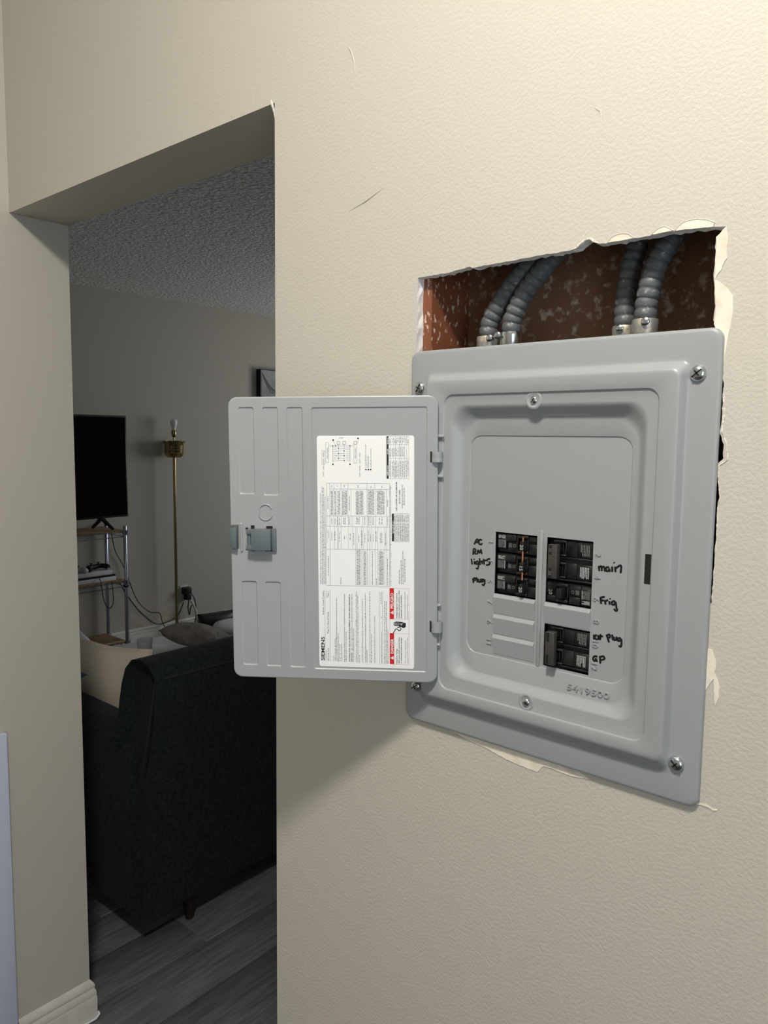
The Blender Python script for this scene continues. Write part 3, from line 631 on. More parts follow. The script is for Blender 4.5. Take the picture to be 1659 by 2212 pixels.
for x, a, b in ((362, 1645, 1320), (384, 1650, 715), (406, 1655, 1235), (429, 1650, 1400), (453, 1650, 1395), (496, 1660, 665), (518, 1660, 1215), (602, 1500, 665), (624, 1660, 1175), (664, 1665, 632), (686, 1665, 675), (707, 1670, 1560), (752, 1670, 745), (794, 1670, 660), (815, 1670, 1485), (858, 1675, 630), (879, 1675, 1250), (926, 1680, 985), (1020, 1685, 1215), (1020, 1025, 990), (1020, 820, 640), (1068, 1690, 765), (1090, 1695, 775), (1112, 1695, 1180)):
    fine(fp_, x, S4+a, S4+b)
ltext(t2, 'SUITABLE FOR USE AS SERVICE EQUIPMENT WHEN MAIN BREAKER IS', 571, S4+1660, S4+672, 16, 0.03); ltext(t2, 'INSTALLED.', 603, S4+1660, S4+1520, 16, 0.03)
lline(rul, 990, S4+1690, 990, S4+635, 2.6); lline(rul, 1035, S4+1695, 1035, S4+635, 2.6)
# warning boxes
lrect(red, 1135, 1195, S4+1240, S4+1695); lrect(red, 1135, 1195, S4+585, S4+1035)
for a in ((1135, 585, 1410, 592), (1410, 592, 1405, 1710), (1405, 1710, 1135, 1695), (1195, 1035, 1410, 1042), (1195, 1243, 1408, 1250), (1135, 585, 1135, 1695)):
    lline(red, a[0], S4+a[1], a[2], S4+a[3], 2.4, -0.00004)
ltext(wht, 'DANGER', 1186, S4+1540, S4+1325, 40, 0.025, 0.0001); ltext(wht, 'PELIGRO', 1186, S4+880, S4+655, 40, 0.025, 0.0001)
for c in (1605, 940):
    MB().add([lp(1140, S4+c, .0001), lp(1188, S4+c-28, .0001), lp(1188, S4+c+28, .0001)], [(0, 1, 2)]).build('warning_triangle', 'label_white', lab)
    lrect(red, 1156, 1174, S4+c-2.5, S4+c+2.5, .0002); lrect(red, 1178, 1183, S4+c-2.5, S4+c+2.5, .0002)
for s, x, a, b in (('Hazardous Voltage.', 1240, 1690, 1465), ('Will cause death, serious injury', 1272, 1690, 1300), ('or substantial property damage.', 1304, 1690, 1305), ('Voltaje peligroso. Causar\u00e1 la', 1242, 1025, 655), ('muerte, lesiones graves o da\u00f1o', 1274, 1025, 615), ('sustancial a la propiedad.', 1305, 1025, 685)):
    ltext(t2, s, x, S4+a, S4+b, 17, 0.02)
for s, x, a, b in (('Turn off power supplying this', 1359, 1690, 1345), ('equipment before working inside.', 1391, 1690, 1305), ('Desconecte el suministro de energ\u00eda a este', 1357, 1030, 640), ('equipo antes de trabajar en su interior.', 1390, 1035, 675)):
    ltext(t2, s, x, S4+a, S4+b, 15)
for x, a, b in ((1277, 520, 320), (1304, 520, 180), (1330, 525, 45), (1356, 500, 150)): fine(fp_, x, S4+a, S4+b, 12)
# hand and wire pictogram
hand = MB()
def lpoly(mb, pts, d=0.0): mb.add([lp(x, S4+y, d) for x, y in pts], [tuple(range(len(pts)))])
lpoly(hand, [(1362, 1095), (1318, 1085), (1318, 1165), (1330, 1168), (1362, 1150)])
lpoly(hand, [(1318, 1078), (1270, 1072), (1262, 1140), (1300, 1150), (1318, 1165)])
for x0, y0, x1, y1, wd_ in ((1270, 1078, 1215, 1075, 13), (1268, 1094, 1192, 1088, 13), (1266, 1111, 1185, 1108, 13), (1264, 1127, 1195, 1130, 13), (1292, 1148, 1240, 1158, 14)):
    lline(hand, x0, S4+y0, x1, S4+y1, wd_)
cv = spline([(1185, 1240, 0), (1205, 1205, 0), (1220, 1180, 0), (1245, 1185, 0), (1262, 1205, 0), (1280, 1200, 0), (1292, 1185, 0), (1288, 1165, 0)], 4)
for a, b in zip(cv[:-1], cv[1:]): lline(hand, a[0], S4+a[1], b[0], S4+b[1], 12)
zz_ = [(1268, 1112), (1290, 1096), (1292, 1112), (1318, 1098), (1296, 1128), (1294, 1114)]
for a, b in zip(zz_[:-1], zz_[1:]): lline(wht, a[0], S4+a[1], b[0], S4+b[1], 5, .0001)
# rating table
TB = S4+552
for x0, y0, x1, y1 in [(238, 805, 238, S4+540), (285, 805, 290, S4+540), (1140, 815, 1136, S4+566), (238, 805, 1140, 815), (285, 888, 1140, 898), (238, 1268, 1140, 1282), (240, 1416, 1140, 1434), (240, 1743, 1138, 1760), (240, S4+540, 1136, S4+566)]:
    lline(rul, x0, y0, x1, y1, 3)
for xs, y0, y1 in (((345, 445, 545, 818, 932), 805, 892), ((345, 385, 450, 545, 590, 818, 932, 1095), 892, 1275), ((345, 390, 450, 550, 590, 615, 757, 820, 885, 932, 1095), 1275, 1425), ((350, 390, 410, 450, 548, 612, 655, 675, 735, 760, 820, 855, 888, 935, 970, 1070, 1095), 1425, 1750), ((655, 740, 760, 820, 855, 932, 970, 1068, 1095), 1750, TB)):
    for x in xs: lline(rul, x, y0, x, y1, 2.4)
for x0, x1, y0, y1 in ((296, 340, 910, 1255), (352, 382, 910, 1255), (395, 445, 910, 1250), (460, 540, 910, 1250), (555, 588, 980, 1190), (655, 765, 915, 1250), (825, 930, 910, 1250), (955, 1078, 915, 1250), (665, 735, S4+20, S4+535), (768, 818, S4+50, S4+535), (978, 1062, S4+50, S4+535)):
    x = x0+16
    while x <= x1: fine(fp_, x, y1, y0, 14); x += 18.5
for x, a, b in ((262, 1170, 980), (318, 860, 830), (395, 860, 830), (495, 860, 830), (695, 870, 835), (880, 870, 840), (1035, 875, 840), (1115, 1140, 1040), (262, 1590, 1460), (318, 1620, 1490), (362, 1620, 1490), (430, 1640, 1500), (500, 1600, 1550), (580, 1620, 1520), (630, 1680, 1510), (705, 1650, 1530), (748, 1690, 1480), (790, 1650, 1520), (840, 1640, 1480), (872, 1640, 1530), (910, 1640, 1530), (950, 1640, 1490), (1010, 1660, 1510), (1032, 1660, 1510), (1085, 1690, 1510), (268, S4+400, S4+120), (445, S4+525, S4+420), (895, S4+545, S4+50), (955, S4+545, S4+440), (1112, S4+550, S4+160), (318, 1390, 1300), (365, 1390, 1300), (402, 1400, 1285), (430, 1400, 1285), (490, 1390, 1290), (508, 1390, 1290), (568, 1395, 1290), (670, 1390, 1290), (690, 1390, 1300), (710, 1390, 1290), (790, 1395, 1290), (845, 1405, 1280), (866, 1405, 1280), (908, 1400, 1290), (1000, 1395, 1290), (1035, 1395, 1290), (1115, 1405, 1290)):
    fine(fp_, x, a, b, 11)
ltext(t2, 'SHORT CIRCUIT CURRENT RATING:', 158, S4+522, S4+150, 11, 0.02)
for x, a, b in ((158, S4+140, 940), (180, S4+520, 850), (202, S4+520, 870), (222, S4+520, 1000), (1158, S4+545, 845)): fine(fp_, x, a, b, 11)
# wiring diagram
for a in ((230, 235, 270, 235), (270, 235, 270, 515), (270, 515, 230, 515), (230, 515, 230, 235), (633, 220, 672, 220), (672, 220, 672, 525), (672, 525, 633, 525), (633, 525, 633, 220), (270, 282, 633, 282), (330, 282, 330, 510), (577, 282, 577, 510), (412, 260, 412, 490), (493, 260, 493, 490), (412, 455, 493, 455), (412, 388, 493, 388), (412, 318, 520, 318), (370, 353, 493, 353), (370, 420, 493, 420), (390, 488, 493, 488), (335, 210, 370, 282), (695, 190, 690, 250)):
    lline(rul, *a, 3)
for k in range(8):
    y = 305+k*26
    for x0, s in ((340, 1), (567, -1)):
        for j in range(2): lline(rul, x0+s*j*24, y, x0+s*(j*24+12), y+10, 2.4); lline(rul, x0+s*(j*24+12), y+10, x0+s*(j*24+24), y, 2.4)
        lline(rul, 322 if s > 0 else 569, y+6, 338 if s > 0 else 585, y+6, 3)
def ldot(x, y, r, m_=None):
    m_ = m_ or t2; m_.add([lp(x+r*math.cos(R(45*k)), y+r*math.sin(R(45*k))) for k in range(8)], [tuple(range(8))])
for x, y in ((412, 318), (493, 353), (412, 388), (493, 420), (412, 455), (493, 488), (330, 282), (577, 282), (370, 282)): ldot(x, y, 9)
for x, y in ((335, 200), (693, 178), (332, 540), (577, 540), (805, 617), (840, 617), (872, 617)): ldot(x, y, 12)
for cx in (412, 493, 653):
    for a in ((-20, -20, 20, -20), (20, -20, 20, 20), (20, 20, -20, 20), (-20, 20, -20, -20)): lline(rul, cx+a[0], 240+a[1], cx+a[2], 240+a[3], 5)
v, f = text_geo('LINE', 1.0); xs = [p[0] for p in v]; w0 = max(xs)
MB().add([lp(418+p[0]/w0*66, 178-p[1]*24, 0) for p in v], f).build('printed_line', 'ink', lab)
ltext(t2, 'NEUTRAL', 262, 460, 300, 16); ltext(t2, 'NEUTRAL', 662, 460, 310, 16)
for x, y0, y1 in ((172, 345, 540), (215, 345, 540)): lline(rul, x, y0, x, y1, 3)
lline(rul, 172, 345, 215, 345, 3); lline(rul, 172, 540, 215, 540, 3)
ltext(t2, '(OPT. GND)', 204, 530, 360, 16); ltext(t2, '(OPT. LAR)', 204, 710, 560, 16); ltext(t2, '(OPT. GND)', 724, 715, 560, 16); ltext(t2, '(OPT. LAR)', 724, 530, 380, 16)
for x, a, b in ((805, 590, 255), (825, 590, 420), (848, 590, 420), (880, 590, 320)): fine(fp_, x, a, b, 10)
# terminal table and accessories table
lrect(t2, 1098, 1128, 150, 745); lrect(t2, 1170, 1200, 1240, 1635)
for x in (1160, 1228, 1280, 1305, 1355, 1385, 1413): lline(rul, x, 152, x, 745, 2.6)
for y in (152, 268, 460, 745): lline(rul, 1128, y, 1413, y, 2.6)
for x in (1225, 1252, 1280, 1306, 1332, 1358, 1384, 1412): lline(rul, x, 1242, x, 1640, 2.6)
for y in (1242, 1356, 1640): lline(rul, 1200, y, 1412, y, 2.6)
for y0, y1 in ((730, 480), (440, 290), (255, 165)):
    for x in (1150, 1184, 1203, 1222, 1248, 1268, 1299, 1328, 1348, 1377, 1405):
        if not (y0 == 440 and x > 1360): fine(fp_, x, y0-rl.uniform(0, 25), y1+rl.uniform(0, 30), 11)
for x in (1217, 1245, 1272, 1299, 1325, 1351, 1377, 1404): fine(fp_, x, 1630, 1380, 12); fine(fp_, x, 1350, 1255+rl.uniform(0, 30), 12)
for xb, lst in ((1122, ((700, 560), (400, 330), (260, 170))), (1194, ((1520, 1340),))):
    for a, b in lst: fine(wht, xb, a, b, 16)
for i, p in enumerate(wht.v): pass
ltext(t2, 'USE COPPER OR ALUMINUM', 1246, 1202, 795, 19, 0.02); ltext(t2, '60\u00b0/75\u00b0C WIRE', 1291, 1100, 905, 19, 0.02)
for x, a, b in ((1324, 1165, 830), (1350, 1120, 875)): fine(fp_, x, a, b, 13)
for nm, m_, mt_ in (('diagram_marks', t2, 'ink'), ('fine_print', fp_, 'ink_grey'), ('ruled_lines', rul, 'ink_grey'), ('danger_band', red, 'ink_red'), ('hand_symbol', hand, 'ink'), ('reversed_print', wht, 'label_white')):
    if nm == 'reversed_print': m_.v = [(x, YL+0.00030, z) for x, y, z in m_.v]
    o_ = m_.build(nm, mt_, lab)
    if nm not in ('hand_symbol',): o_['kind'] = 'stuff'

# ================================================================ CONDUITS in the wall cavity
def conduit(pts, label, conn_m, screw_at):
    root = tag(empty('flexible_conduit', (pts[0][0], pts[0][1], pts[0][2]-0.042)), label, 'conduit', 'flexible conduits above the breaker panel')
    o = Vector(root.location)
    sp = spline([Vector(p)-o for p in pts], 40)
    # resample evenly, ribs as a radius wave
    L_ = [0]
    for a, b in zip(sp[:-1], sp[1:]): L_.append(L_[-1]+(b-a).length)
    N = int(L_[-1]/0.00125); path, rad = [], []
    j = 0
    for i in range(N+1):
        s = L_[-1]*i/N
        while j < len(L_)-2 and L_[j+1] < s: j += 1
        t = (s-L_[j])/max(L_[j+1]-L_[j], 1e-9)
        path.append(sp[j].lerp(sp[j+1], t))
        ph = (s % 0.0106)/0.0106
        rad.append(0.0106+0.0019*(1-abs(2*ph-1)**3.0))
    MB().tube(path, rad, 20).build('corrugated_sleeve', 'conduit', root, smooth=70)
    mb = MB(); mb.lathe([(0.0115, 0.0), (0.0132, 0.002), (0.0132, 0.014), (0.0140, 0.016), (0.0142, 0.034), (0.0147, 0.037), (0.0140, 0.041), (0.0120, 0.041)], (0, 0, -0.0), 'z', 20)
    mb.build('connector', conn_m, root, smooth=40)
    sx = screw_at
    mb = MB(); mb.lathe([(0.0018, -0.008), (0.0018, 0), (0.0046, 0.0), (0.0046, 0.0022), (0.003, 0.0034), (0.0003, 0.0036)], (sx, -0.0140, 0.037), 'y', 14)
    mb.build('clamp_screw', 'zinc', root, smooth=40)
    return root
CB = ZF+0.520
conduit([(0.083, 0.050, CB), (0.088, 0.050, CB+.021), (0.107, 0.050, CB+.048), (0.126, 0.050, CB+.069), (0.150, 0.052, CB+.092), (0.19, 0.06, CB+.13)], 'bending corrugated grey conduit beside the red-brown stud, its connector caked in plaster', 'cast_metal', 0.012)
conduit([(0.1205, 0.046, CB+.002), (0.1225, 0.046, CB+.018), (0.1365, 0.046, CB+.045), (0.155, 0.046, CB+.066), (0.176, 0.048, CB+.088), (0.215, 0.056, CB+.125)], 'corrugated grey conduit bending right, second from the brown stud', 'zinc', -0.011)
conduit([(0.2625, 0.064, CB), (0.2620, 0.064, CB+.020), (0.2640, 0.066, CB+.053), (0.2690, 0.068, CB+.081), (0.278, 0.070, CB+.12)], 'nearly upright corrugated grey conduit, tucked behind the conduit with the slotted clamp screw', 'cast_metal', 0.0)
conduit([(0.2955, 0.042, CB+.002), (0.2965, 0.042, CB+.022), (0.302, 0.044, CB+.052), (0.312, 0.048, CB+.077), (0.338, 0.056, CB+.12)], 'corrugated grey conduit with a slotted clamp screw, nearest the cream torn paper', 'cast_metal', 0.006)

# ================================================================ LIVING ROOM THINGS
# ---- sofa (back towards the doorway, facing the television wall)
SX, SY = -1.30, 0.37
sofa = tag(empty('sofa', (SX, SY, 0)), 'charcoal grey fabric sofa with rounded back, turned away from the doorway', 'sofa')
SL = 1.95
prof = [(-0.005, 0.105), (0.02, 0.35), (0.055, 0.62), (0.083, 0.80), (0.088, 0.858), (0.078, 0.890), (0.050, 0.912), (0.010, 0.922), (-0.035, 0.912), (-0.070, 0.880), (-0.092, 0.83), (-0.108, 0.77), (-0.116, 0.72), (-0.128, 0.66), (-0.150, 0.56), (-0.17, 0.42), (-0.17, 0.105)]
def sweep_y(prof, y0, y1, r, n=5):
    cx = sum(p[0] for p in prof)/len(prof); cz = sum(p[1] for p in prof)/len(prof)
    def inset(d): return [(p[0]+(cx-p[0])/max(math.hypot(cx-p[0], cz-p[1]), 1e-6)*d, p[1]+(cz-p[1])/max(math.hypot(cx-p[0], cz-p[1]), 1e-6)*d) for p in prof]
    ls = []
    for i in range(n+1):
        a = R(90*i/n); ls.append([(x, y0+r*(1-math.sin(a)), z) for x, z in inset(r*(1-math.cos(R(90)-a)) if False else r*(1-math.sin(a))*0.9)])
    ls2 = [[(x, y0+y1-y, z) for x, y, z in l] for l in reversed(ls)]
    return ls+ls2
mb = MB(); mb.loops(sweep_y(prof, 0.0, SL, 0.035), True, True); mb.build('back', 'sofa', sofa, smooth=60)
mb = MB(); mb.tube([(0.084, 0.03, 0.872), (0.086, 0.5, 0.872), (0.086, SL-.03, 0.872)], 0.0035, 6)
mb.tube([(0.080, 0.006, 0.868), (0.062, 0.001, 0.78), (0.035, 0.001, 0.66), (0.015, 0.001, 0.60)], 0.0028, 6); mb.build('piping', 'sofa_piping', sofa, smooth=60)
def arm(y0, y1):
    mb = MB(); ls = []
    pr = [(y0, 0.105), (y0-.005, 0.40), (y0, 0.585), (y0+.02, 0.630), (y0+.07, 0.648), (y1-.05, 0.645), (y1-.01, 0.62), (y1, 0.57), (y1, 0.105)]
    for x, k in ((-0.06, 1), (-0.90, 1), (-0.95, .97), (-0.97, .9)):
        yc = (y0+y1)/2; ls.append([(x, yc+(y-yc)*k, .105+(z-.105)*(.5+.5*k)) for y, z in pr])
    return mb.loops(ls, True, True).build('arm', 'sofa', sofa, smooth=60)
arm(0.0, 0.19); arm(SL-0.19, SL)
part('base', 'sofa', sofa, (-0.92, -0.17, 0.19, SL-0.19, 0.105, 0.28), bevel=(0.02, 3))
for k in range(2):
    y0 = 0.195+k*(SL-0.39)/2; part('seat_cushion', 'sofa', sofa, (-0.97, -0.17, y0, y0+(SL-0.40)/2, 0.285, 0.42), bevel=(0.045, 4))
for x, y in ((-0.055, 0.20), (-0.055, SL-0.20), (-0.87, 0.12), (-0.87, SL-0.12)):
    mb = MB(); mb.loops([[(x+math.cos(R(45*i))*r, y+math.sin(R(45*i))*r, z) for i in range(8)] for r, z in ((0.013, 0.0), (0.014, 0.004), (0.026, 0.110))], True, True)
    mb.build('leg', 'leg_wood', sofa, smooth=60)
def pillow(name, m, loc, sx, sz, th, rot, label, cat='pillow', group=None):
    mb = MB(); n = 14; V = []; F = []
    for side in (1, -1):
        b = len(V)
        for i in range(n+1):
            for j in range(n+1):
                u, w_ = -1+2*i/n, -1+2*j/n
                e = max(0.0, (1-u*u)*(1-w_*w_))**0.42
                pin = 1-0.10*(1-abs(u)**1.5)*(abs(w_)**3)
                pin2 = 1-0.10*(1-abs(w_)**1.5)*(abs(u)**3)
                V.append((u*sx/2*pin2, side*th/2*e, w_*sz/2*pin))
        for i in range(n):
            for j in range(n):
                q = (b+i*(n+1)+j, b+(i+1)*(n+1)+j, b+(i+1)*(n+1)+j+1, b+i*(n+1)+j+1); F.append(q if side < 0 else tuple(reversed(q)))
    mb.add(V, F); o = mb.build(name, m, None, smooth=80)
    bm = bmesh.new(); bm.from_mesh(o.data); bmesh.ops.remove_doubles(bm, verts=bm.verts, dist=1e-5); bm.to_mesh(o.data); bm.free()
    o.location = loc; o.rotation_euler = rot
    return tag(o, label, cat, group)
pillow('throw_pillow', 'pillow_beige', (-2.04, 0.69, 0.595), 0.50, 0.34, 0.14, (R(-8), R(-3), R(6)), 'plump beige throw pillow propped against the sofa arm')
pillow('throw_pillow', 'pillow_white', (-2.46, 0.80, 0.57), 0.24, 0.24, 0.11, (R(-8), R(10), R(-10)), 'white throw pillow half hidden behind the beige one')
pillow('throw_pillow', 'pillow_tan', (-2.06, 1.46, 0.62), 0.22, 0.30, 0.10, (R(-14), R(30), R(60)), 'tan cushion standing on the sofa seat, its corner above the sofa back')
pillow('back_cushion', 'sofa', (-2.05, 0.99, 0.525), 0.62, 0.36, 0.13, (R(88), 0, R(4)), 'dark charcoal loose cushion lying behind the beige pillow', 'cushion')
pillow('blanket', 'blanket_blue', (-2.10, 0.50, 0.672), 0.22, 0.14, 0.05, (R(88), 0, R(10)), 'folded dark blue blanket draped over the sofa arm', 'blanket')
pillow('throw_pillow', 'pillow_grey', (-2.72, 1.58, 0.500), 0.33, 0.24, 0.13, (R(78), R(6), R(30)), 'mottled grey throw pillow with a pointed corner on the white table')
# ---- white coffee table with plastic cup
ct = tag(empty('coffee_table', (-2.84, 1.50, 0)), 'low white coffee table half hidden behind the sofa', 'table')
part('table_top', 'white_plastic', ct, (-0.26, 0.26, -0.34, 0.28, 0.395, 0.42), bevel=(0.004, 2))
for x in (-0.22, 0.22):
    for y in (-0.30, 0.24): part('leg', 'white_plastic', ct, (x-.018, x+.018, y-.018, y+.018, 0, 0.3949))
cup = tag(empty('plastic_cup', (-2.80, 1.32, 0.4205)), 'clear plastic cup with brown drink on the white table', 'cup')
MB().lathe([(0.030, 0.0), (0.031, 0.001), (0.040, 0.092), (0.0415, 0.094), (0.0385, 0.094), (0.0295, 0.003), (0.0005, 0.003)], n=24).build('cup_wall', 'cup_plastic', cup, smooth=50)
MB().lathe([(0.0290, 0.004), (0.0325, 0.040), (0.0003, 0.040)], n=20).build('drink', 'drink', cup, smooth=50)
# ---- wire rack
rk = tag(empty('wire_rack', (-4.12, 2.0, 0)), 'chrome wire rack with wooden shelf boards standing under the television', 'rack')
RY = -0.92
for (x, y) in ((0, 0), (-0.255, 0), (0, RY), (-0.255, RY)):
    mb = MB(); mb.lathe([(0.0125, 0.045), (0.0125, 0.935), (0.010, 0.94)], (x, y, 0), 'z', 14)
    po = mb.build('post', 'chrome', rk, smooth=50)
    MB().lathe([(0.020, 0.0), (0.020, 0.006), (0.010, 0.012), (0.010, 0.03), (0.016, 0.032), (0.016, 0.046)], (x, y, 0), 'z', 12).build('foot', 'black_plastic', po, smooth=40)
    for z in (0.895, 0.545, 0.115):
        MB().lathe([(0.0126, -0.02), (0.018, -0.02), (0.021, 0.012), (0.0126, 0.014)], (x, y, z), 'z', 12).build('clamp_sleeve', 'chrome', po, smooth=40)
    MB().lathe([(0.0126, -0.006), (0.019, -0.006), (0.019, 0.006), (0.0126, 0.006)], (x, y, 0.515), 'z', 12).build('clip_ring', 'black_plastic', po, smooth=40)
for z, wood in ((0.895, 1), (0.545, 1), (0.115, 1)):
    mb = MB()
    for dz in (0, -0.032):
        for a, b in (((0, RY), (0, 0)), ((-0.255, RY), (-0.255, 0)), ((0, 0), (-0.255, 0)), ((0, RY), (-0.255, RY))):
            mb.tube([(a[0], a[1], z+dz), (b[0], b[1], z+dz)], 0.0032, 6)
    for k in range(1, 24):
        y = RY*k/24; mb.tube([(-0.255, y, z+.004), (0.0, y, z+.004)], 0.0016, 5)
        for x in (0.0, -0.255): mb.tube([(x, y, z-0.034), (x, y, z+.004)], 0.0018, 5)
    mb.build('wire_shelf', 'chrome', rk)
    part('shelf_board', 'shelf_wood', rk, (-0.262, 0.008, RY+.02, -0.02, z+.0065, z+.020), bevel=(0.002, 1))
# ---- television
tv = tag(empty('television', (-4.20, 1.45, 0.9160)), 'large flat black television standing on the wire rack', 'television')
part('screen_body', 'tv_black', tv, (-0.030, 0.010, -0.62, 0.62, 0.078, 0.782), bevel=(0.004, 2))
part('screen', 'tv_screen', tv, (0.0102, 0.0108, -0.610, 0.610, 0.092, 0.770))
part('rear_housing', 'tv_black', tv, (-0.075, -0.030, -0.40, 0.40, 0.12, 0.48), bevel=(0.012, 2))
for y in (-0.40, 0.42):
    mb = MB(); mb.tube([(0.0, y, 0.085), (0.03, y+.012, 0.055), (0.100, y+.03, 0.009)], [.016, .014, .010], 6); mb.tube([(0.0, y, 0.085), (-0.02, y-.01, 0.055), (-0.080, y-.02, 0.010)], [.016, .014, .010], 6)
    mb.build('stand_foot', 'tv_black', tv)
# ---- things on the middle shelf
gc = tag(empty('game_console', (-4.21, 1.76, 0.566)), 'white box with a black band lying on the rack middle shelf', 'console')
part('lower_shell', 'white_plastic', gc, (-0.10, 0.085, -0.16, 0.17, 0.0, 0.030), bevel=(0.004, 2))
part('black_band', 'black_plastic', gc, (-0.095, 0.082, -0.155, 0.165, 0.0301, 0.042))
part('upper_shell', 'white_plastic', gc, (-0.10, 0.075, -0.155, 0.150, 0.0421, 0.074), bevel=(0.004, 2))
def controller(loc, rz, label, m):
    t = tag(empty('game_controller', loc, rz), label, 'controller', 'controllers on the white console')
    mb = MB()
    mb.tube(spline([(0.045, -0.075, 0.012), (0.02, -0.070, 0.020), (-0.012, -0.05, 0.022), (-0.016, 0, 0.020), (-0.012, 0.05, 0.022), (0.02, 0.070, 0.020), (0.045, 0.075, 0.012)], 4), [0.010]+[0.017]*23+[0.010], 10)
    mb.build('shell', m, t, smooth=60)
    for y in (-0.03, 0.03):
        MB().lathe([(0.006, 0), (0.006, 0.012), (0.010, 0.014), (0.010, 0.018), (0.002, 0.019)], (-0.008, y, 0.032), 'z', 12).build('thumbstick', 'black_plastic', t, smooth=40)
    return t
controller((-4.20, 1.82, 0.6405), R(10), 'black game controller lying on the white console', 'black_plastic')
controller((-4.19, 1.655, 0.6405), R(-20), 'pale game controller lying on the white console', 'white_plastic')
rm = tag(part('remote_control', 'white_plastic', None, (-4.20, -4.16, 1.888, 1.945, 0.6401, 0.652), bevel=(0.004, 2)), 'short pale remote beside the black game controller', 'remote')
# ---- cables
def cable(pts, r, label, m='black_plastic'):
    return tag(MB().tube(spline(pts, 6), r, 6).build('cable', m, None, smooth=60), label, 'cable')
cable([(-4.40, 2.054, 0.87), (-4.40, 2.083, 0.726), (-4.40, 2.140, 0.617), (-4.39, 2.189, 0.472), (-4.39, 2.2545, 0.3225), (-4.39, 2.350, 0.2285), (-4.39, 2.4346, 0.2033), (-4.385, 2.4576, 0.1266), (-4.37, 2.51, 0.02)], 0.0035, 'thin black cable dropping behind the rack and curling to the lamp base')
cable([(-4.26, 1.97, 0.53), (-4.36, 2.0848, 0.4939), (-4.365, 2.142, 0.4029), (-4.37, 2.1969, 0.3247), (-4.37, 2.2719, 0.2312), (-4.37, 2.3886, 0.1319), (-4.375, 2.4904, 0.127), (-4.39, 2.60, 0.16), (-4.40, 2.66, 0.25)], 0.0042, 'black cable sagging from the middle shelf to the wall outlet')
cable([(-4.118, 1.80, 0.60), (-4.10, 1.803, 0.56), (-4.105, 1.815, 0.48), (-4.13, 1.85, 0.40), (-4.15, 1.89, 0.37), (-4.14, 1.91, 0.41), (-4.115, 1.895, 0.50), (-4.10, 1.88, 0.565)], 0.0028, 'thin black cable looping below the middle shelf front')
# ---- floor lamp
fl_ = tag(empty('floor_lamp', (-4.325, 2.545, 0.0)), 'brass floor lamp without shade, white bulb bare', 'floor lamp')
MB().lathe([(0.125, 0.0005), (0.128, 0.008), (0.118, 0.018), (0.07, 0.028), (0.03, 0.034), (0.016, 0.05)], n=32).build('base', 'brass', fl_, smooth=50)
MB().lathe([(0.0115, 0.045), (0.0115, 1.40)], n=14).build('pole', 'brass', fl_, smooth=50)
MB().lathe([(0.055, 1.400), (0.066, 1.412), (0.072, 1.432), (0.069, 1.436), (0.073, 1.455), (0.070, 1.459), (0.074, 1.478), (0.071, 1.482), (0.075, 1.505), (0.082, 1.515), (0.084, 1.525), (0.074, 1.525), (0.066, 1.44), (0.002, 1.43)], n=28).build('gallery_cup', 'brass', fl_, smooth=30)
MB().lathe([(0.006, 1.43), (0.006, 1.552), (0.013, 1.556), (0.019, 1.575), (0.019, 1.600), (0.016, 1.606)], n=18).build('socket', 'brass', fl_, smooth=40)
MB().lathe([(0.015, 1.600), (0.016, 1.622), (0.023, 1.642), (0.0275, 1.660), (0.026, 1.676), (0.018, 1.688), (0.002, 1.692)], n=20).build('bulb', 'bulb_glass', fl_, smooth=60)
# ---- outlet with plugs
ol = tag(empty('wall_outlet', (XW, 2.675, 0.325)), 'white wall outlet plate above the baseboard behind the brass lamp', 'outlet')
part('plate', 'white_plastic', ol, (0, 0.006, -0.036, 0.036, -0.058, 0.058), bevel=(0.002, 2))
for z in (0.02, -0.02): part('receptacle', 'white_plastic', ol, (0.0061, 0.008, -0.016, 0.016, z-.014, z+.014), bevel=(0.002, 1))
def plug(loc, s, label, m, cpts):
    t = tag(empty('power_plug', loc), label, 'plug')
    part('adapter_body', m, t, (0.0, s[0], -s[1]/2, s[1]/2, -s[2]/2, s[2]/2), bevel=(0.005, 2))
    MB().tube(spline(cpts, 6), 0.0042, 6).build('cord', m, t, smooth=60)
plug((XW+.0085, 2.68, 0.345), (0.055, 0.060, 0.055), 'chunky black adapter plugged into the upper receptacle', 'black_plastic', [(0.045, 0.02, -0.02), (0.06, 0.045, -0.06), (0.055, 0.065, -0.15), (0.05, 0.06, -0.25), (0.05, 0.03, -0.335)])
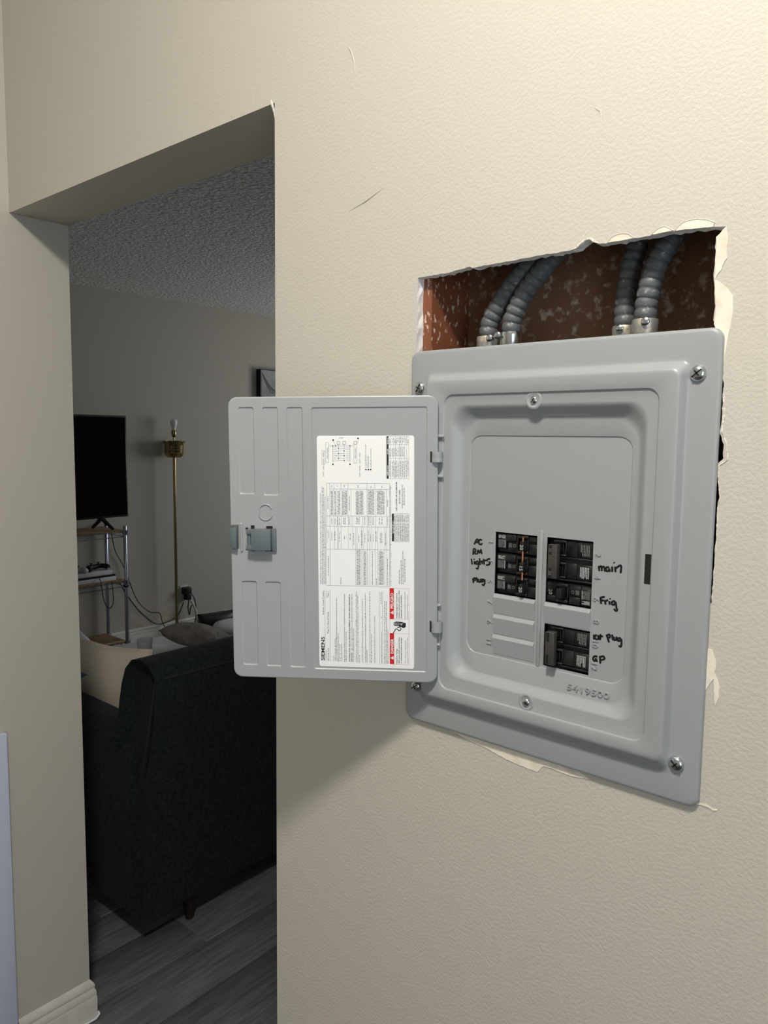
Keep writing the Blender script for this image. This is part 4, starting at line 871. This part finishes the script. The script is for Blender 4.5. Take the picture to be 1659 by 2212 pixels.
plug((XW+.0085, 2.690, 0.290), (0.045, 0.045, 0.040), 'smaller black plug in the lower receptacle with drooping cord', 'black_plastic', [(0.04, 0, -0.015), (0.05, -0.015, -0.08), (0.045, 0.0, -0.14), (0.05, 0.01, -0.08), (0.055, 0.025, -0.06)])
cable([(-4.36, 2.70, 0.27), (-4.345, 2.72, 0.22), (-4.34, 2.735, 0.16), (-4.335, 2.74, 0.10), (-4.33, 2.73, 0.012)], 0.009, 'thick white cord hanging below the wall outlet', 'white_plastic')
# ---- low pale pouf and black bag by the baseboard
pf = tag(empty('floor_pouf', (-3.98, 2.86, 0.0)), 'pale round low pouf with a rounded lip on the floor near the lamp', 'pouf')
MB().lathe([(0.13, 0.001), (0.15, 0.02), (0.158, 0.05), (0.155, 0.075)], n=32).build('pouf_body', 'pouf', pf, smooth=60)
MB().lathe([(0.155, 0.0755), (0.185, 0.085), (0.19, 0.100), (0.175, 0.118), (0.10, 0.130), (0.002, 0.133)], n=32).build('pouf_lid', 'pouf', pf, smooth=60)
pillow('black_bag', 'black_plastic', (-4.24, 2.86, 0.085), 0.34, 0.17, 0.16, (0, 0, R(80)), 'slumped black bag between the pale pouf and the baseboard', 'bag')
# ---- framed picture
pc = tag(empty('wall_picture', (XW+.001, 3.80, 1.68)), 'black edged grey abstract picture hung on the living room wall', 'picture')
part('frame', 'tv_black', pc, (0.0, 0.055, -0.37, 0.37, -0.45, 0.45))
part('canvas', 'art_light', pc, (0.0551, 0.0565, -0.362, 0.362, -0.442, 0.442))
mb = MB(); pts = spline([(0.0566, -0.355, 0.42), (0.0566, -0.30, 0.33), (0.0566, -0.24, 0.27), (0.0566, -0.16, 0.245), (0.0566, -0.05, 0.27), (0.0566, 0.10, 0.36)], 5)
mb.tube(pts, [.004+.018*math.sin(math.pi*i/(len(pts)-1)) for i in range(len(pts))], 8, flat=(0, 0.0566, 0.05)); mb.build('painted_stroke', 'tv_black', pc)
part('painted_band', 'white_plastic', pc, (0.0566, 0.0570, -0.362, 0.362, -0.05, 0.165))
